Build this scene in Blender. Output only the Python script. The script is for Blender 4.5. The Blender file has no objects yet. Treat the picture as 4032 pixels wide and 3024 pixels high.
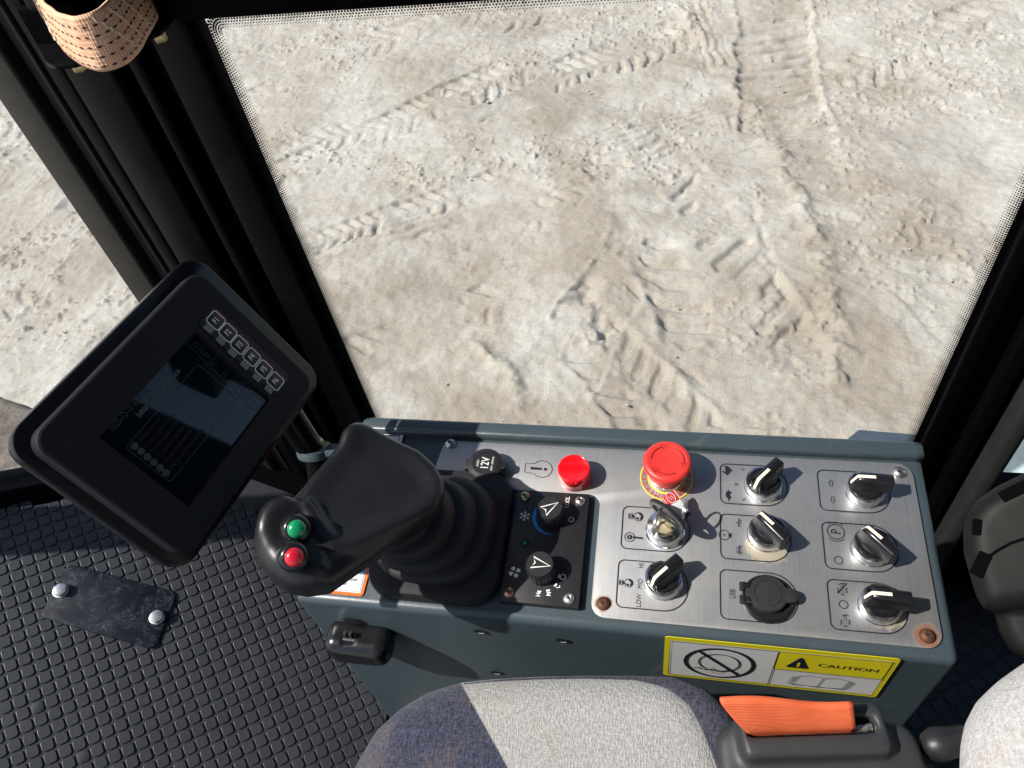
import bpy, bmesh, math, random
import numpy as np
from mathutils import Vector, Matrix
random.seed(7); rng = np.random.default_rng(11)
R_ = math.radians
scene = bpy.context.scene
COL = scene.collection

# ------------------------------------------------------------------ camera calibration
FPX = 3027.0; CX, CY = 2016.0, 1512.0            # focal length and centre in photo pixels
H = 2.35                                          # camera height above the ground
nrm = lambda v: np.asarray(v, float) / np.linalg.norm(v)
_d = nrm([514, 2578, FPX]); _x = nrm([16000, 700, -FPX]); _x = nrm(_x - _d * (_x @ _d)); _z = -_d; _y = np.cross(_z, _x)
CAMR = np.array([_x, _y, _z])                     # world = CAMR @ (right, down, forward)
EYE = np.array([0, 0, H])
def ray(p): return CAMR @ np.array([p[0] - CX, p[1] - CY, FPX])
def hit(p, o, n):                                 # measured point of the photo on a known plane of the place
    r = ray(p); return EYE + r * (((np.asarray(o) - EYE) @ n) / (r @ n))
def onZ(p, z): return hit(p, (0, 0, H + z), np.array([0, 0, 1.]))
def onY(p, y): return hit(p, (0, y, H), np.array([0, 1., 0]))
def W(x, y, z): return np.array([x, y, z + H])    # metres from the eye point

class Fr:                                         # a local frame
    def __init__(s, o, x, y, z=None):
        s.o = np.asarray(o, float); s.x = nrm(x); y = np.asarray(y, float); y = y - s.x * (y @ s.x); s.y = nrm(y)
        s.z = np.cross(s.x, s.y)
    def pt(s, a, b, c=0.0): return s.o + s.x * a + s.y * b + s.z * c
    def pts(s, P):
        P = np.asarray(P, float)
        if P.shape[1] == 2: P = np.c_[P, np.zeros(len(P))]
        return s.o + P[:, :1] * s.x + P[:, 1:2] * s.y + P[:, 2:3] * s.z
    def loc(s, w): w = np.asarray(w) - s.o; return np.array([w @ s.x, w @ s.y, w @ s.z])
    def px(s, p, c=0.0): return s.loc(hit(p, s.o + s.z * c, s.z))[:2]
    def at(s, a, b, c=0.0, ang=0.0):
        ca, sa = math.cos(ang), math.sin(ang)
        return Fr(s.pt(a, b, c), s.x * ca + s.y * sa, -s.x * sa + s.y * ca)

# ------------------------------------------------------------------ materials
def new_mat(name):
    m = bpy.data.materials.new(name); m.use_nodes = True
    nt = m.node_tree; b = nt.nodes['Principled BSDF']
    return m, nt, b
def N(nt, t, **k):
    n = nt.nodes.new(t)
    for a, v in k.items(): setattr(n, a, v)
    return n
def coords(nt, scale=(1, 1, 1), which='Object'):
    c = N(nt, 'ShaderNodeTexCoord'); mp = N(nt, 'ShaderNodeMapping'); mp.inputs['Scale'].default_value = scale
    nt.links.new(c.outputs[which], mp.inputs['Vector']); return mp.outputs['Vector']
def noise(nt, vec, scale, detail=4, rough=.6, dist=0):
    n = N(nt, 'ShaderNodeTexNoise'); n.inputs['Scale'].default_value = scale; n.inputs['Detail'].default_value = detail
    n.inputs['Roughness'].default_value = rough; n.inputs['Distortion'].default_value = dist
    nt.links.new(vec, n.inputs['Vector']); return n.outputs['Fac']
def ramp(nt, fac, stops):
    r = N(nt, 'ShaderNodeValToRGB'); e = r.color_ramp.elements
    while len(e) < len(stops): e.new(.5)
    for i, (p, c) in enumerate(stops):
        e[i].position = p; e[i].color = (c, c, c, 1) if np.isscalar(c) else (*c, 1)
    nt.links.new(fac, r.inputs['Fac']); return r.outputs['Color']
def mixc(nt, fac, a, b):
    m = N(nt, 'ShaderNodeMix', data_type='RGBA')
    for k, v in ((0, fac), (6, a), (7, b)):
        if hasattr(v, 'links'): nt.links.new(v, m.inputs[k])
        elif k == 0: m.inputs[0].default_value = v
        else: m.inputs[k].default_value = (*v, 1)
    return m.outputs[2]
def math_(nt, op, a, b=None, c=None):
    m = N(nt, 'ShaderNodeMath', operation=op)
    for i, v in enumerate((a, b, c)):
        if v is None: continue
        if hasattr(v, 'links'): nt.links.new(v, m.inputs[i])
        else: m.inputs[i].default_value = v
    return m.outputs[0]
def bump(nt, b, h, strength=.3, dist=.001):
    n = N(nt, 'ShaderNodeBump'); n.inputs['Strength'].default_value = strength; n.inputs['Distance'].default_value = dist
    nt.links.new(h, n.inputs['Height']); nt.links.new(n.outputs['Normal'], b.inputs['Normal'])

def plastic(name, col, rough=.5, grain=0., dust=.0, metal=0., gscale=900, coat=0., dustcol=(.42, .38, .33), dscale=18, spec=.5):
    m, nt, b = new_mat(name)
    v = coords(nt)
    b.inputs['Metallic'].default_value = metal; b.inputs['Coat Weight'].default_value = coat
    b.inputs['Specular IOR Level'].default_value = spec
    n1 = noise(nt, v, dscale, 6, .65)
    c = mixc(nt, n1, [x * .82 for x in col], [min(1, x * 1.18) for x in col])
    if dust > 0:
        n2 = noise(nt, v, dscale * 14, 5, .75)
        sp = ramp(nt, n2, [(.62, 0), (.8, 1)])
        sm = ramp(nt, n1, [(.45, 0), (.75, 1)])
        f = math_(nt, 'MULTIPLY', math_(nt, 'MULTIPLY_ADD', sp, .9, math_(nt, 'MULTIPLY', sm, .35)), dust)
        c = mixc(nt, f, c, dustcol)
    nt.links.new(c, b.inputs['Base Color'])
    rr = math_(nt, 'MULTIPLY_ADD', noise(nt, v, dscale * 3, 5, .7), .25, rough - .125)
    nt.links.new(rr, b.inputs['Roughness'])
    if grain > 0: bump(nt, b, noise(nt, v, gscale, 2, .5), grain, .0006)
    return m

M = {}
M['black'] = plastic('black_plastic', (.014, .014, .016), .42, .12, .02)
M['blackgloss'] = plastic('gloss_black_plastic', (.010, .010, .012), .22, 0, .02)
M['softblack'] = plastic('soft_touch_black', (.0120, .0125, .0150), .36, .05, .012, gscale=1500, spec=.45)
M['rubber'] = plastic('black_rubber', (.019, .019, .020), .58, .22, .05, gscale=1100, spec=.25)
M['mat'] = plastic('mat_rubber', (.031, .034, .040), .45, .16, .12, gscale=900, dustcol=(.20, .19, .175), dscale=24, spec=.42)
M['cabpaint'] = plastic('cab_black_paint', (.0020, .0020, .0026), .36, .03, .006, gscale=300, dscale=9, spec=.09)
M['seal'] = plastic('window_seal', (.006, .006, .007), .6)
M['pillarlit'] = plastic('sunlit_pillar_paint', (.013, .0115, .010), .5, .05, .03, dscale=14, spec=.25)  # cab paint in a lighter brown, sunlight on the flange put into the colour
M['shellblack'] = plastic('shell_black', (.0075, .0073, .007), .5, .15, .01, gscale=1700, spec=.12)
M['void'] = plastic('dark_void', (.0012, .0012, .0012), .9, spec=.05)
M['greyplastic'] = plastic('dark_grey_plastic', (.026, .027, .029), .48, .30, .03, gscale=1700)
M['bezel'] = plastic('monitor_bezel', (.010, .011, .014), .6, .1, .012, gscale=1300, spec=.25)
M['housing'] = plastic('monitor_housing', (.006, .006, .008), .22, 0, .03, spec=.3)
M['white'] = plastic('white_print', (.75, .74, .70), .5, 0, .1)
M['cream'] = plastic('cream_print', (.80, .72, .56), .5)
M['ink'] = plastic('black_print', (.012, .011, .02), .45)
M['inkfade'] = plastic('worn_print', (.16, .15, .16), .45)
M['greyprint'] = plastic('grey_print', (.22, .22, .23), .5)
M['blueprint'] = plastic('blue_print', (.01, .20, .62), .45)
M['redprint'] = plastic('red_print', (.55, .03, .03), .5)
M['yellow'] = plastic('yellow_print', (.78, .60, .01), .45)
M['labelyellow'] = plastic('yellow_label', (.66, .58, .012), .4, 0, .06)
M['labelwhite'] = plastic('white_label', (.60, .61, .62), .35, 0, .08)
M['paper'] = plastic('pale_label', (.74, .78, .80), .35, 0, .04)
M['orange'] = plastic('orange_print', (.85, .16, .015), .4)
M['keyred'] = plastic('key_red', (.34, .03, .04), .5)
M['keygrey'] = plastic('key_grey', (.20, .21, .22), .5)
M['green'] = plastic('green_button', (.004, .25, .10), .25, coat=.4)
M['redbtn'] = plastic('red_button', (.55, .012, .03), .22, coat=.4)
M['redcap'] = plastic('red_mushroom', (.66, .035, .028), .42, .08, .02)
M['reddark'] = plastic('red_groove', (.30, .012, .012), .5)
M['navyslate'] = plastic('outer_slate_paint', (.055, .075, .105), .45, .3, .25, dscale=30)
M['palecyan'] = plastic('pale_body_paint', (.55, .68, .72), .3, 0, .03)
M['brown'] = plastic('grommet', (.02, .015, .012), .7)

def metal(name, col, rough, dirt=0., brushed=None, dirtcol=(.25, .17, .09), dscale=60):
    m, nt, b = new_mat(name); v = coords(nt)
    b.inputs['Metallic'].default_value = 1
    n1 = noise(nt, v, dscale, 5, .65); c = mixc(nt, n1, [x * .85 for x in col], [min(1, x * 1.1) for x in col])
    if dirt > 0:
        f = math_(nt, 'MULTIPLY', ramp(nt, noise(nt, v, dscale * 2.5, 6, .7), [(.45, 0), (.7, 1)]), dirt)
        c = mixc(nt, f, c, dirtcol); nt.links.new(math_(nt, 'SUBTRACT', 1.0, f), b.inputs['Metallic'])
    nt.links.new(c, b.inputs['Base Color'])
    nt.links.new(math_(nt, 'MULTIPLY_ADD', n1, .18, rough - .09), b.inputs['Roughness'])
    return m
M['chrome'] = metal('chrome', (.76, .765, .77), .19, .1)
M['steel'] = metal('steel', (.60, .59, .57), .32, .25)
M['zinc'] = metal('yellow_zinc', (.52, .45, .26), .38, .4)
M['rustscrew'] = metal('rusty_screw', (.16, .08, .05), .7, .95, dirtcol=(.12, .045, .022), dscale=220)
M['copper'] = metal('browned_screw', (.55, .30, .19), .42, .4, dirtcol=(.25, .12, .07), dscale=200)
M['galv'] = metal('galvanised', (.72, .73, .74), .4, .25, dirtcol=(.5, .48, .44), dscale=120)
M['brass'] = metal('worn_brass', (.70, .60, .38), .35, .3)

def console_paint():
    m, nt, b = new_mat('slate_blue_paint'); v = coords(nt)
    n1 = noise(nt, v, 7, 5, .6); c = mixc(nt, n1, (.039, .056, .067), (.050, .070, .082))
    sv = coords(nt, (14, 170, 90)); s = ramp(nt, noise(nt, sv, 6, 3, .7, 2.5), [(.71, 0), (.76, 1)])
    c = mixc(nt, math_(nt, 'MULTIPLY', s, .36), c, (.30, .34, .35))
    sp = ramp(nt, noise(nt, v, 420, 3, .8), [(.74, 0), (.8, 1)]); c = mixc(nt, math_(nt, 'MULTIPLY', sp, .5), c, (.4, .38, .33))
    sm = ramp(nt, noise(nt, v, 26, 6, .7, 1.), [(.60, 0), (.78, 1)]); c = mixc(nt, math_(nt, 'MULTIPLY', sm, .16), c, (.28, .26, .23))
    nt.links.new(c, b.inputs['Base Color'])
    nt.links.new(math_(nt, 'MULTIPLY_ADD', noise(nt, v, 50, 5, .7), .22, .26), b.inputs['Roughness'])
    bump(nt, b, noise(nt, v, 260, 2, .5), .09, .0008)
    return m
M['slate'] = console_paint()

def plate_mat(rust, grime):
    m, nt, b = new_mat('brushed_stainless'); v = coords(nt)
    sv = coords(nt, (900, 9, 9)); br = noise(nt, sv, 1.0, 4, .6)
    n1 = noise(nt, v, 22, 6, .65); n2 = noise(nt, v, 130, 5, .7)
    c = mixc(nt, br, (.29, .295, .305), (.44, .445, .455))
    c = mixc(nt, math_(nt, 'MULTIPLY', ramp(nt, n1, [(.38, 0), (.70, 1)]), .5), c, (.37, .35, .315))
    met = 0.74
    geo = N(nt, 'ShaderNodeNewGeometry').outputs['Position']
    tot = None
    for (pts, col, r0, r1, amt) in (rust, grime):
        for (pt, rr) in pts:
            d = N(nt, 'ShaderNodeVectorMath', operation='DISTANCE'); nt.links.new(geo, d.inputs[0]); d.inputs[1].default_value = pt
            dd = math_(nt, 'MULTIPLY_ADD', math_(nt, 'SUBTRACT', noise(nt, v, 190, 4, .7), .5), rr * 1.1, d.outputs['Value'])
            f = N(nt, 'ShaderNodeMapRange'); nt.links.new(dd, f.inputs[0])
            f.inputs[1].default_value = rr * r1; f.inputs[2].default_value = rr * r0; f.inputs[3].default_value = 0; f.inputs[4].default_value = amt
            c = mixc(nt, f.outputs[0], c, col)
            tot = f.outputs[0] if tot is None else math_(nt, 'MAXIMUM', tot, f.outputs[0])
    sc = coords(nt, (60, 260, 60)); s = ramp(nt, noise(nt, sc, 3, 2, .7, 3.0), [(.73, 0), (.76, 1)])
    c = mixc(nt, math_(nt, 'MULTIPLY', s, .3), c, (.85, .85, .85))
    nt.links.new(c, b.inputs['Base Color'])
    nt.links.new(math_(nt, 'MULTIPLY', math_(nt, 'SUBTRACT', 1.0, tot), met), b.inputs['Metallic'])
    nt.links.new(math_(nt, 'MULTIPLY_ADD', n2, .16, math_(nt, 'MULTIPLY_ADD', n1, .2, .29)), b.inputs['Roughness'])
    bump(nt, b, br, .10, .0003)
    return m

def fabric(name, c0, c1, scale, mask=None, c2=None, c3=None, stain=0.):
    m, nt, b = new_mat(name); v = coords(nt)
    sv = coords(nt, (1, 1.0, 1)); vo = N(nt, 'ShaderNodeTexVoronoi'); vo.inputs['Scale'].default_value = scale; nt.links.new(sv, vo.inputs['Vector'])
    w1 = noise(nt, coords(nt, (scale * .9, scale * .28, scale * .5)), 1.0, 2, .5)
    w2 = noise(nt, coords(nt, (scale * .25, scale * .8, scale * .5)), 1.0, 2, .5)
    f = math_(nt, 'MULTIPLY_ADD', w1, .6, math_(nt, 'MULTIPLY', w2, .4)); f = ramp(nt, f, [(.38, 0), (.62, 1)])
    c = mixc(nt, f, c0, c1)
    if mask:
        (px, py, nx, ny) = mask; g = N(nt, 'ShaderNodeNewGeometry').outputs['Position']
        s = N(nt, 'ShaderNodeVectorMath', operation='SUBTRACT'); nt.links.new(g, s.inputs[0]); s.inputs[1].default_value = (px, py, 0)
        dt = N(nt, 'ShaderNodeVectorMath', operation='DOT_PRODUCT'); nt.links.new(s.outputs[0], dt.inputs[0]); dt.inputs[1].default_value = (nx, ny, 0)
        k = ramp(nt, math_(nt, 'MULTIPLY_ADD', dt.outputs['Value'], 900., .5), [(.0, 0), (1., 1)])
        c = mixc(nt, k, c, mixc(nt, f, c2, c3))
    if stain:
        st = ramp(nt, noise(nt, v, 17, 4, .6), [(.53, 0), (.70, 1)]); c = mixc(nt, math_(nt, 'MULTIPLY', st, stain), c, (.30, .22, .13))
    nt.links.new(c, b.inputs['Base Color']); b.inputs['Roughness'].default_value = .95
    b.inputs['Specular IOR Level'].default_value = .15
    b.inputs['Sheen Weight'].default_value = .12; b.inputs['Sheen Roughness'].default_value = .5
    bump(nt, b, math_(nt, 'ADD', f, vo.outputs['Distance']), .5, .0008)
    return m

def webbing(name, ca, cb, along, across, spec=.3):
    m, nt, b = new_mat(name)
    uv = N(nt, 'ShaderNodeUVMap'); sep = N(nt, 'ShaderNodeSeparateXYZ'); nt.links.new(uv.outputs['UV'], sep.inputs[0])
    u = math_(nt, 'SINE', math_(nt, 'MULTIPLY', sep.outputs[0], along * 6.2832)); w = math_(nt, 'SINE', math_(nt, 'MULTIPLY', sep.outputs[1], across * 6.2832))
    f = math_(nt, 'MULTIPLY_ADD', u, .3, math_(nt, 'MULTIPLY_ADD', w, .2, .5))
    v = coords(nt); n1 = noise(nt, v, 40, 5, .7)
    c = mixc(nt, math_(nt, 'MULTIPLY_ADD', f, .28, math_(nt, 'MULTIPLY', n1, .72)), ca, cb)
    nt.links.new(c, b.inputs['Base Color']); b.inputs['Roughness'].default_value = .6; b.inputs['Specular IOR Level'].default_value = spec
    bump(nt, b, f, .38, .0009)
    return m
M['beltorange'] = webbing('orange_belt_webbing', (.52, .060, .012), (.84, .20, .080), 1, .3)
M['strappeach'] = webbing('faded_strap_webbing', (.74, .31, .13), (.92, .66, .48), 1, 1)

def ground_mat():
    m, nt, b = new_mat('dry_sandy_ground'); v = coords(nt)
    n1 = noise(nt, v, .9, 8, .62, .6); n2 = noise(nt, v, 6., 8, .68, .8); n3 = noise(nt, v, 60, 5, .7)
    f = math_(nt, 'MULTIPLY_ADD', n1, .45, math_(nt, 'MULTIPLY_ADD', n2, .38, math_(nt, 'MULTIPLY', n3, .17)))
    c = ramp(nt, f, [(.34, (.305, .262, .205)), (.44, (.39, .348, .288)), (.53, (.475, .443, .39)), (.64, (.56, .54, .50))])
    da = N(nt, 'ShaderNodeAttribute', attribute_name='damp'); c = mixc(nt, math_(nt, 'MULTIPLY', da.outputs['Fac'], .62), c, (.30, .252, .196))
    g = ramp(nt, noise(nt, v, 170, 3, .7), [(.30, .70), (.5, 1.), (.72, 1.08)])
    mm = N(nt, 'ShaderNodeMix', data_type='RGBA', blend_type='MULTIPLY'); mm.inputs[0].default_value = .8
    nt.links.new(c, mm.inputs[6]); nt.links.new(g, mm.inputs[7]); c = mm.outputs[2]
    vo = N(nt, 'ShaderNodeTexVoronoi'); vo.inputs['Scale'].default_value = 45; nt.links.new(v, vo.inputs['Vector'])
    pb = math_(nt, 'MULTIPLY', ramp(nt, vo.outputs['Distance'], [(.12, 1), (.2, 0)]), ramp(nt, noise(nt, v, 3.1, 3, .6), [(.52, 0), (.62, 1)]))
    c = mixc(nt, math_(nt, 'MULTIPLY', pb, .55), c, (.42, .40, .37))
    nt.links.new(c, b.inputs['Base Color']); b.inputs['Roughness'].default_value = .95; b.inputs['Specular IOR Level'].default_value = .2
    hb = math_(nt, 'MULTIPLY_ADD', noise(nt, v, 45, 8, .75), 1., math_(nt, 'MULTIPLY_ADD', noise(nt, v, 170, 5, .75), .6, math_(nt, 'MULTIPLY', pb, .4)))
    bump(nt, b, hb, .6, .013)
    return m
M['ground'] = ground_mat()
def mud_mat():
    m, nt, b = new_mat('muddy_steel'); v = coords(nt)
    f = math_(nt, 'MULTIPLY_ADD', noise(nt, v, 9, 8, .7, .6), .7, math_(nt, 'MULTIPLY', noise(nt, v, 60, 5, .7), .3))
    c = ramp(nt, f, [(.34, (.11, .085, .065)), (.47, (.20, .165, .13)), (.56, (.28, .25, .21)), (.63, (.30, .17, .09)), (.72, (.42, .40, .37))])
    nt.links.new(c, b.inputs['Base Color']); b.inputs['Roughness'].default_value = .75
    bump(nt, b, noise(nt, v, 40, 8, .75), .9, .03); return m
M['mud'] = mud_mat()
def scuffed():
    m, nt, b = new_mat('scuffed_black_steel'); v = coords(nt)
    n1 = noise(nt, v, 30, 6, .7, 1.2); n2 = noise(nt, v, 110, 6, .75, 2.)
    f = math_(nt, 'MULTIPLY', ramp(nt, n1, [(.44, 0), (.66, 1)]), ramp(nt, n2, [(.46, 0), (.66, 1)]))
    nt.links.new(mixc(nt, f, (.007, .009, .015), (.085, .10, .13)), b.inputs['Base Color'])
    nt.links.new(math_(nt, 'MULTIPLY_ADD', n1, .4, .18), b.inputs['Roughness']); b.inputs['Specular IOR Level'].default_value = .3; return m
M['scuffed'] = scuffed()
def glass(name, tint=(1, 1, 1), refl=.03):
    m = bpy.data.materials.new(name); m.use_nodes = True; nt = m.node_tree; nt.nodes.clear()
    o = N(nt, 'ShaderNodeOutputMaterial'); mx = N(nt, 'ShaderNodeMixShader'); t = N(nt, 'ShaderNodeBsdfTransparent'); g = N(nt, 'ShaderNodeBsdfGlossy')
    t.inputs['Color'].default_value = (*tint, 1); g.inputs['Roughness'].default_value = .02; mx.inputs['Fac'].default_value = refl
    nt.links.new(t.outputs[0], mx.inputs[1]); nt.links.new(g.outputs[0], mx.inputs[2]); df = N(nt, 'ShaderNodeBsdfDiffuse'); df.inputs['Color'].default_value = (.7, .68, .64, 1); m2 = N(nt, 'ShaderNodeMixShader'); v = coords(nt)
    dn = math_(nt, 'ADD', math_(nt, 'MULTIPLY', ramp(nt, noise(nt, v, 5, 6, .7, 1.5), [(.4, 0), (.75, 1)]), .022), math_(nt, 'MULTIPLY', ramp(nt, noise(nt, v, 240, 2, .6), [(.74, 0), (.78, 1)]), .25))
    nt.links.new(dn, m2.inputs['Fac']); nt.links.new(mx.outputs[0], m2.inputs[1]); nt.links.new(df.outputs[0], m2.inputs[2])
    nt.links.new(m2.outputs[0], o.inputs['Surface']); return m
M['glass'] = glass('cab_glass', (.97, .985, .98), .025)
def screenmat():
    m, nt, b = new_mat('lcd_glass'); v = coords(nt)
    b.inputs['Base Color'].default_value = (.004, .008, .011, 1); b.inputs['Roughness'].default_value = .035
    b.inputs['IOR'].default_value = 1.5
    return m
M['screen'] = screenmat()
M['scrgrey'] = plastic('lcd_text_grey', (.085, .095, .10), .25)
M['scrline'] = plastic('lcd_line', (.042, .056, .060), .25)
M['scrred'] = plastic('lcd_text_red', (.030, .012, .010), .25)
def redlens():
    m, nt, b = new_mat('red_lens'); b.inputs['Base Color'].default_value = (.74, .006, .012, 1); b.inputs['Roughness'].default_value = .16
    b.inputs['Subsurface Weight'].default_value = .35; b.inputs['Subsurface Radius'].default_value = (.02, .001, .001); b.inputs['Subsurface Scale'].default_value = .5
    b.inputs['Coat Weight'].default_value = .5; return m
M['redlens'] = redlens()

# ------------------------------------------------------------------ mesh helpers
def rounded(poly, rad, seg=6):
    """round the corners of a 2D polygon; rad a number or one per corner"""
    P = [np.array(p, float) for p in poly]; n = len(P); out = []
    for i in range(n):
        r = rad if np.isscalar(rad) else rad[i]
        a, b, c = P[i - 1], P[i], P[(i + 1) % n]
        u = nrm(a - b); w = nrm(c - b); cosv = max(-.9999, min(.9999, float(u @ w))); th = math.acos(cosv)
        t = r / math.tan(th / 2); t = min(t, .49 * np.linalg.norm(a - b), .49 * np.linalg.norm(c - b)); rr = t * math.tan(th / 2)
        if rr < 1e-6: out.append(b); continue
        cen = b + nrm(u + w) * rr / math.sin(th / 2)
        p0 = b + u * t - cen; p1 = b + w * t - cen; a0 = math.atan2(p0[1], p0[0]); a1 = math.atan2(p1[1], p1[0]); da = (a1 - a0 + math.pi) % (2 * math.pi) - math.pi
        for k in range(seg + 1):
            q = a0 + da * k / seg; out.append(cen + rr * np.array([math.cos(q), math.sin(q)]))
    return np.array(out)
def area2(P): P = np.asarray(P); x, y = P[:, 0], P[:, 1]; return .5 * np.sum(x * np.roll(y, -1) - np.roll(x, -1) * y)
def inset(P, d):
    P = np.asarray(P); e1 = P - np.roll(P, 1, 0); e2 = np.roll(P, -1, 0) - P
    n1 = np.c_[-e1[:, 1], e1[:, 0]]; n2 = np.c_[-e2[:, 1], e2[:, 0]]
    n1 /= np.maximum(np.linalg.norm(n1, axis=1, keepdims=True), 1e-9); n2 /= np.maximum(np.linalg.norm(n2, axis=1, keepdims=True), 1e-9)
    m = n1 + n2; m /= np.maximum(np.linalg.norm(m, axis=1, keepdims=True), 1e-9); k = np.clip((m * n1).sum(1), .35, 1)
    return P + m * (d / k)[:, None]
def circ(r, n=32, a0=0, a1=2 * math.pi, c=(0, 0)):
    full = abs(a1 - a0) > 6.28; t = np.linspace(a0, a1, n, endpoint=not full); return np.c_[c[0] + r * np.cos(t), c[1] + r * np.sin(t)]
class MB:
    def __init__(s): s.v = []; s.f = []; s.m = []; s.uv = {}
    def add(s, V, F, m=0):
        o = len(s.v); s.v += [tuple(map(float, p)) for p in V]; s.f += [tuple(i + o for i in f) for f in F]; s.m += [m] * len(F); return s
    def rings(s, rings, m=0, cap0=True, cap1=True, closed=True):
        n = len(rings[0]); V = [p for r in rings for p in r]; F = []
        for k in range(len(rings) - 1):
            for i in range(n if closed else n - 1):
                j = (i + 1) % n; F.append((k * n + i, k * n + j, (k + 1) * n + j, (k + 1) * n + i))
        if cap0: F.append(tuple(reversed(range(n))))
        if cap1: F.append(tuple(range((len(rings) - 1) * n, len(rings) * n)))
        return s.add(V, F, m)
    def prism(s, fr, poly, z0, z1, m=0, bev=0., both=False):
        P = np.asarray(poly, float)
        if area2(P) < 0: P = P[::-1]
        L = [(0, z0), (0, z1 - bev), (bev * .29, z1 - bev * .29), (bev, z1)] if bev > 0 else [(0, z0), (0, z1)]
        if both and bev > 0: L = [(bev, z0), (bev * .29, z0 + bev * .29), (0, z0 + bev)] + L[1:]
        return s.rings([fr.pts(np.c_[inset(P, d) if d else P, np.full(len(P), z)]) for d, z in L], m)
    def lathe(s, fr, prof, n=40, m=0, fn=None):
        rings = []
        for r, z in prof:
            c = circ(max(r, 1e-5), n)
            if fn: c = c * fn(np.arange(n), r, z)[:, None]
            rings.append(fr.pts(np.c_[c, np.full(n, z)]))
        return s.rings(rings, m)
    def flat(s, fr, poly, z, m=0):
        P = np.asarray(poly, float)
        if area2(P) < 0: P = P[::-1]
        return s.add(fr.pts(np.c_[P, np.full(len(P), z)]), [tuple(range(len(P)))], m)
    def ribbon(s, fr, P, w, z, closed=False, m=0):
        P = np.asarray(P, float); n = len(P)
        if closed: a = np.roll(P, 1, 0); b = np.roll(P, -1, 0)
        else: a = np.vstack([P[:1], P[:-1]]); b = np.vstack([P[1:], P[-1:]])
        t = b - a; t /= np.maximum(np.linalg.norm(t, axis=1, keepdims=True), 1e-9); q = np.c_[-t[:, 1], t[:, 0]] * w / 2
        L, Rr = P + q, P - q; V = fr.pts(np.c_[np.vstack([L, Rr]), np.full(2 * n, z)])
        F = [(i, n + i, n + (i + 1) % n, (i + 1) % n) for i in range(n if closed else n - 1)]
        return s.add(V, F, m)
    def tube(s, pts, r, n=10, m=0, closed=False):
        P = [np.asarray(p, float) for p in pts]; rings = []; up = np.array([.13, .21, .97])
        for i, p in enumerate(P):
            a = P[(i - 1) % len(P)] if closed else P[max(i - 1, 0)]; b = P[(i + 1) % len(P)] if closed else P[min(i + 1, len(P) - 1)]
            t = nrm(b - a); x = np.cross(t, up); x = nrm(x if np.linalg.norm(x) > 1e-3 else np.cross(t, [1, 0, 0])); y = np.cross(t, x)
            rr = r if np.isscalar(r) else r[i]
            rings.append([p + rr * (x * math.cos(q) + y * math.sin(q)) for q in np.linspace(0, 2 * math.pi, n, endpoint=False)])
        if closed: rings.append(rings[0])
        return s.rings(rings, m, not closed, not closed)
    def box(s, fr, a, b, m=0, bev=0.):
        return s.prism(fr, [(a[0], a[1]), (b[0], a[1]), (b[0], b[1]), (a[0], b[1])], a[2], b[2], m, bev, True)
    def text(s, fr, body, size, m=0, ax=0., align='CENTER', z=.0004, sx=1., font=None, bold=0.):
        c = bpy.data.curves.new('t', 'FONT'); c.body = body; c.size = size; c.align_x = align; c.align_y = 'CENTER'; c.resolution_u = 3; c.offset = bold
        o = bpy.data.objects.new('t', c); me = bpy.data.meshes.new_from_object(o)
        V = np.array([v.co[:] for v in me.vertices]).reshape(-1, 3); F = [tuple(p.vertices) for p in me.polygons]
        bpy.data.objects.remove(o); bpy.data.curves.remove(c); bpy.data.meshes.remove(me)
        if len(V):
            V[:, 0] *= sx; ca, sa = math.cos(ax), math.sin(ax); X = V[:, 0] * ca - V[:, 1] * sa; Y = V[:, 0] * sa + V[:, 1] * ca
            s.add(fr.pts(np.c_[X, Y, np.full(len(V), z)]), F, m)
        return s

def obj(name, mb, mats, parent=None, smooth=40, label=None, loc=None, V=None, F=None):
    me = bpy.data.meshes.new(name)
    if mb is not None: V, F = mb.v, mb.f
    V = np.asarray(V, float)
    base = np.array(parent['_base']) if parent is not None else (np.array(loc) if loc is not None else np.array([V[:, 0].mean(), V[:, 1].mean(), V[:, 2].min()]))
    me.from_pydata((V - base).tolist(), [], F if isinstance(F, list) else F.tolist()); me.validate(verbose=False)
    mats = mats if isinstance(mats, (list, tuple)) else [mats]
    for k in mats: me.materials.append(M[k] if isinstance(k, str) else k)
    if mb is not None and len(mats) > 1 and len(me.polygons) == len(mb.m): me.polygons.foreach_set('material_index', mb.m)
    if smooth is not None:
        me.polygons.foreach_set('use_smooth', [True] * len(me.polygons))
        if smooth < 180: me.set_sharp_from_angle(angle=R_(smooth))
    o = bpy.data.objects.new(name, me); COL.objects.link(o)
    if parent is not None: o.parent = parent
    else: o.location = base
    o['_base'] = [float(q) for q in base]
    if parent is not None: o['_base'] = parent['_base']
    if label: o['label'] = label
    return o
def thing(name, loc, label, cat, group=None):
    o = bpy.data.objects.new(name, None); COL.objects.link(o); o.location = loc; o['_base'] = [float(q) for q in loc]
    o.empty_display_size = .05; o['label'] = label; o['category'] = cat
    if group: o['group'] = group
    return o
def tag(o, label, cat, group=None):
    o['label'] = label; o['category'] = cat
    if group: o['group'] = group
    return o

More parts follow.
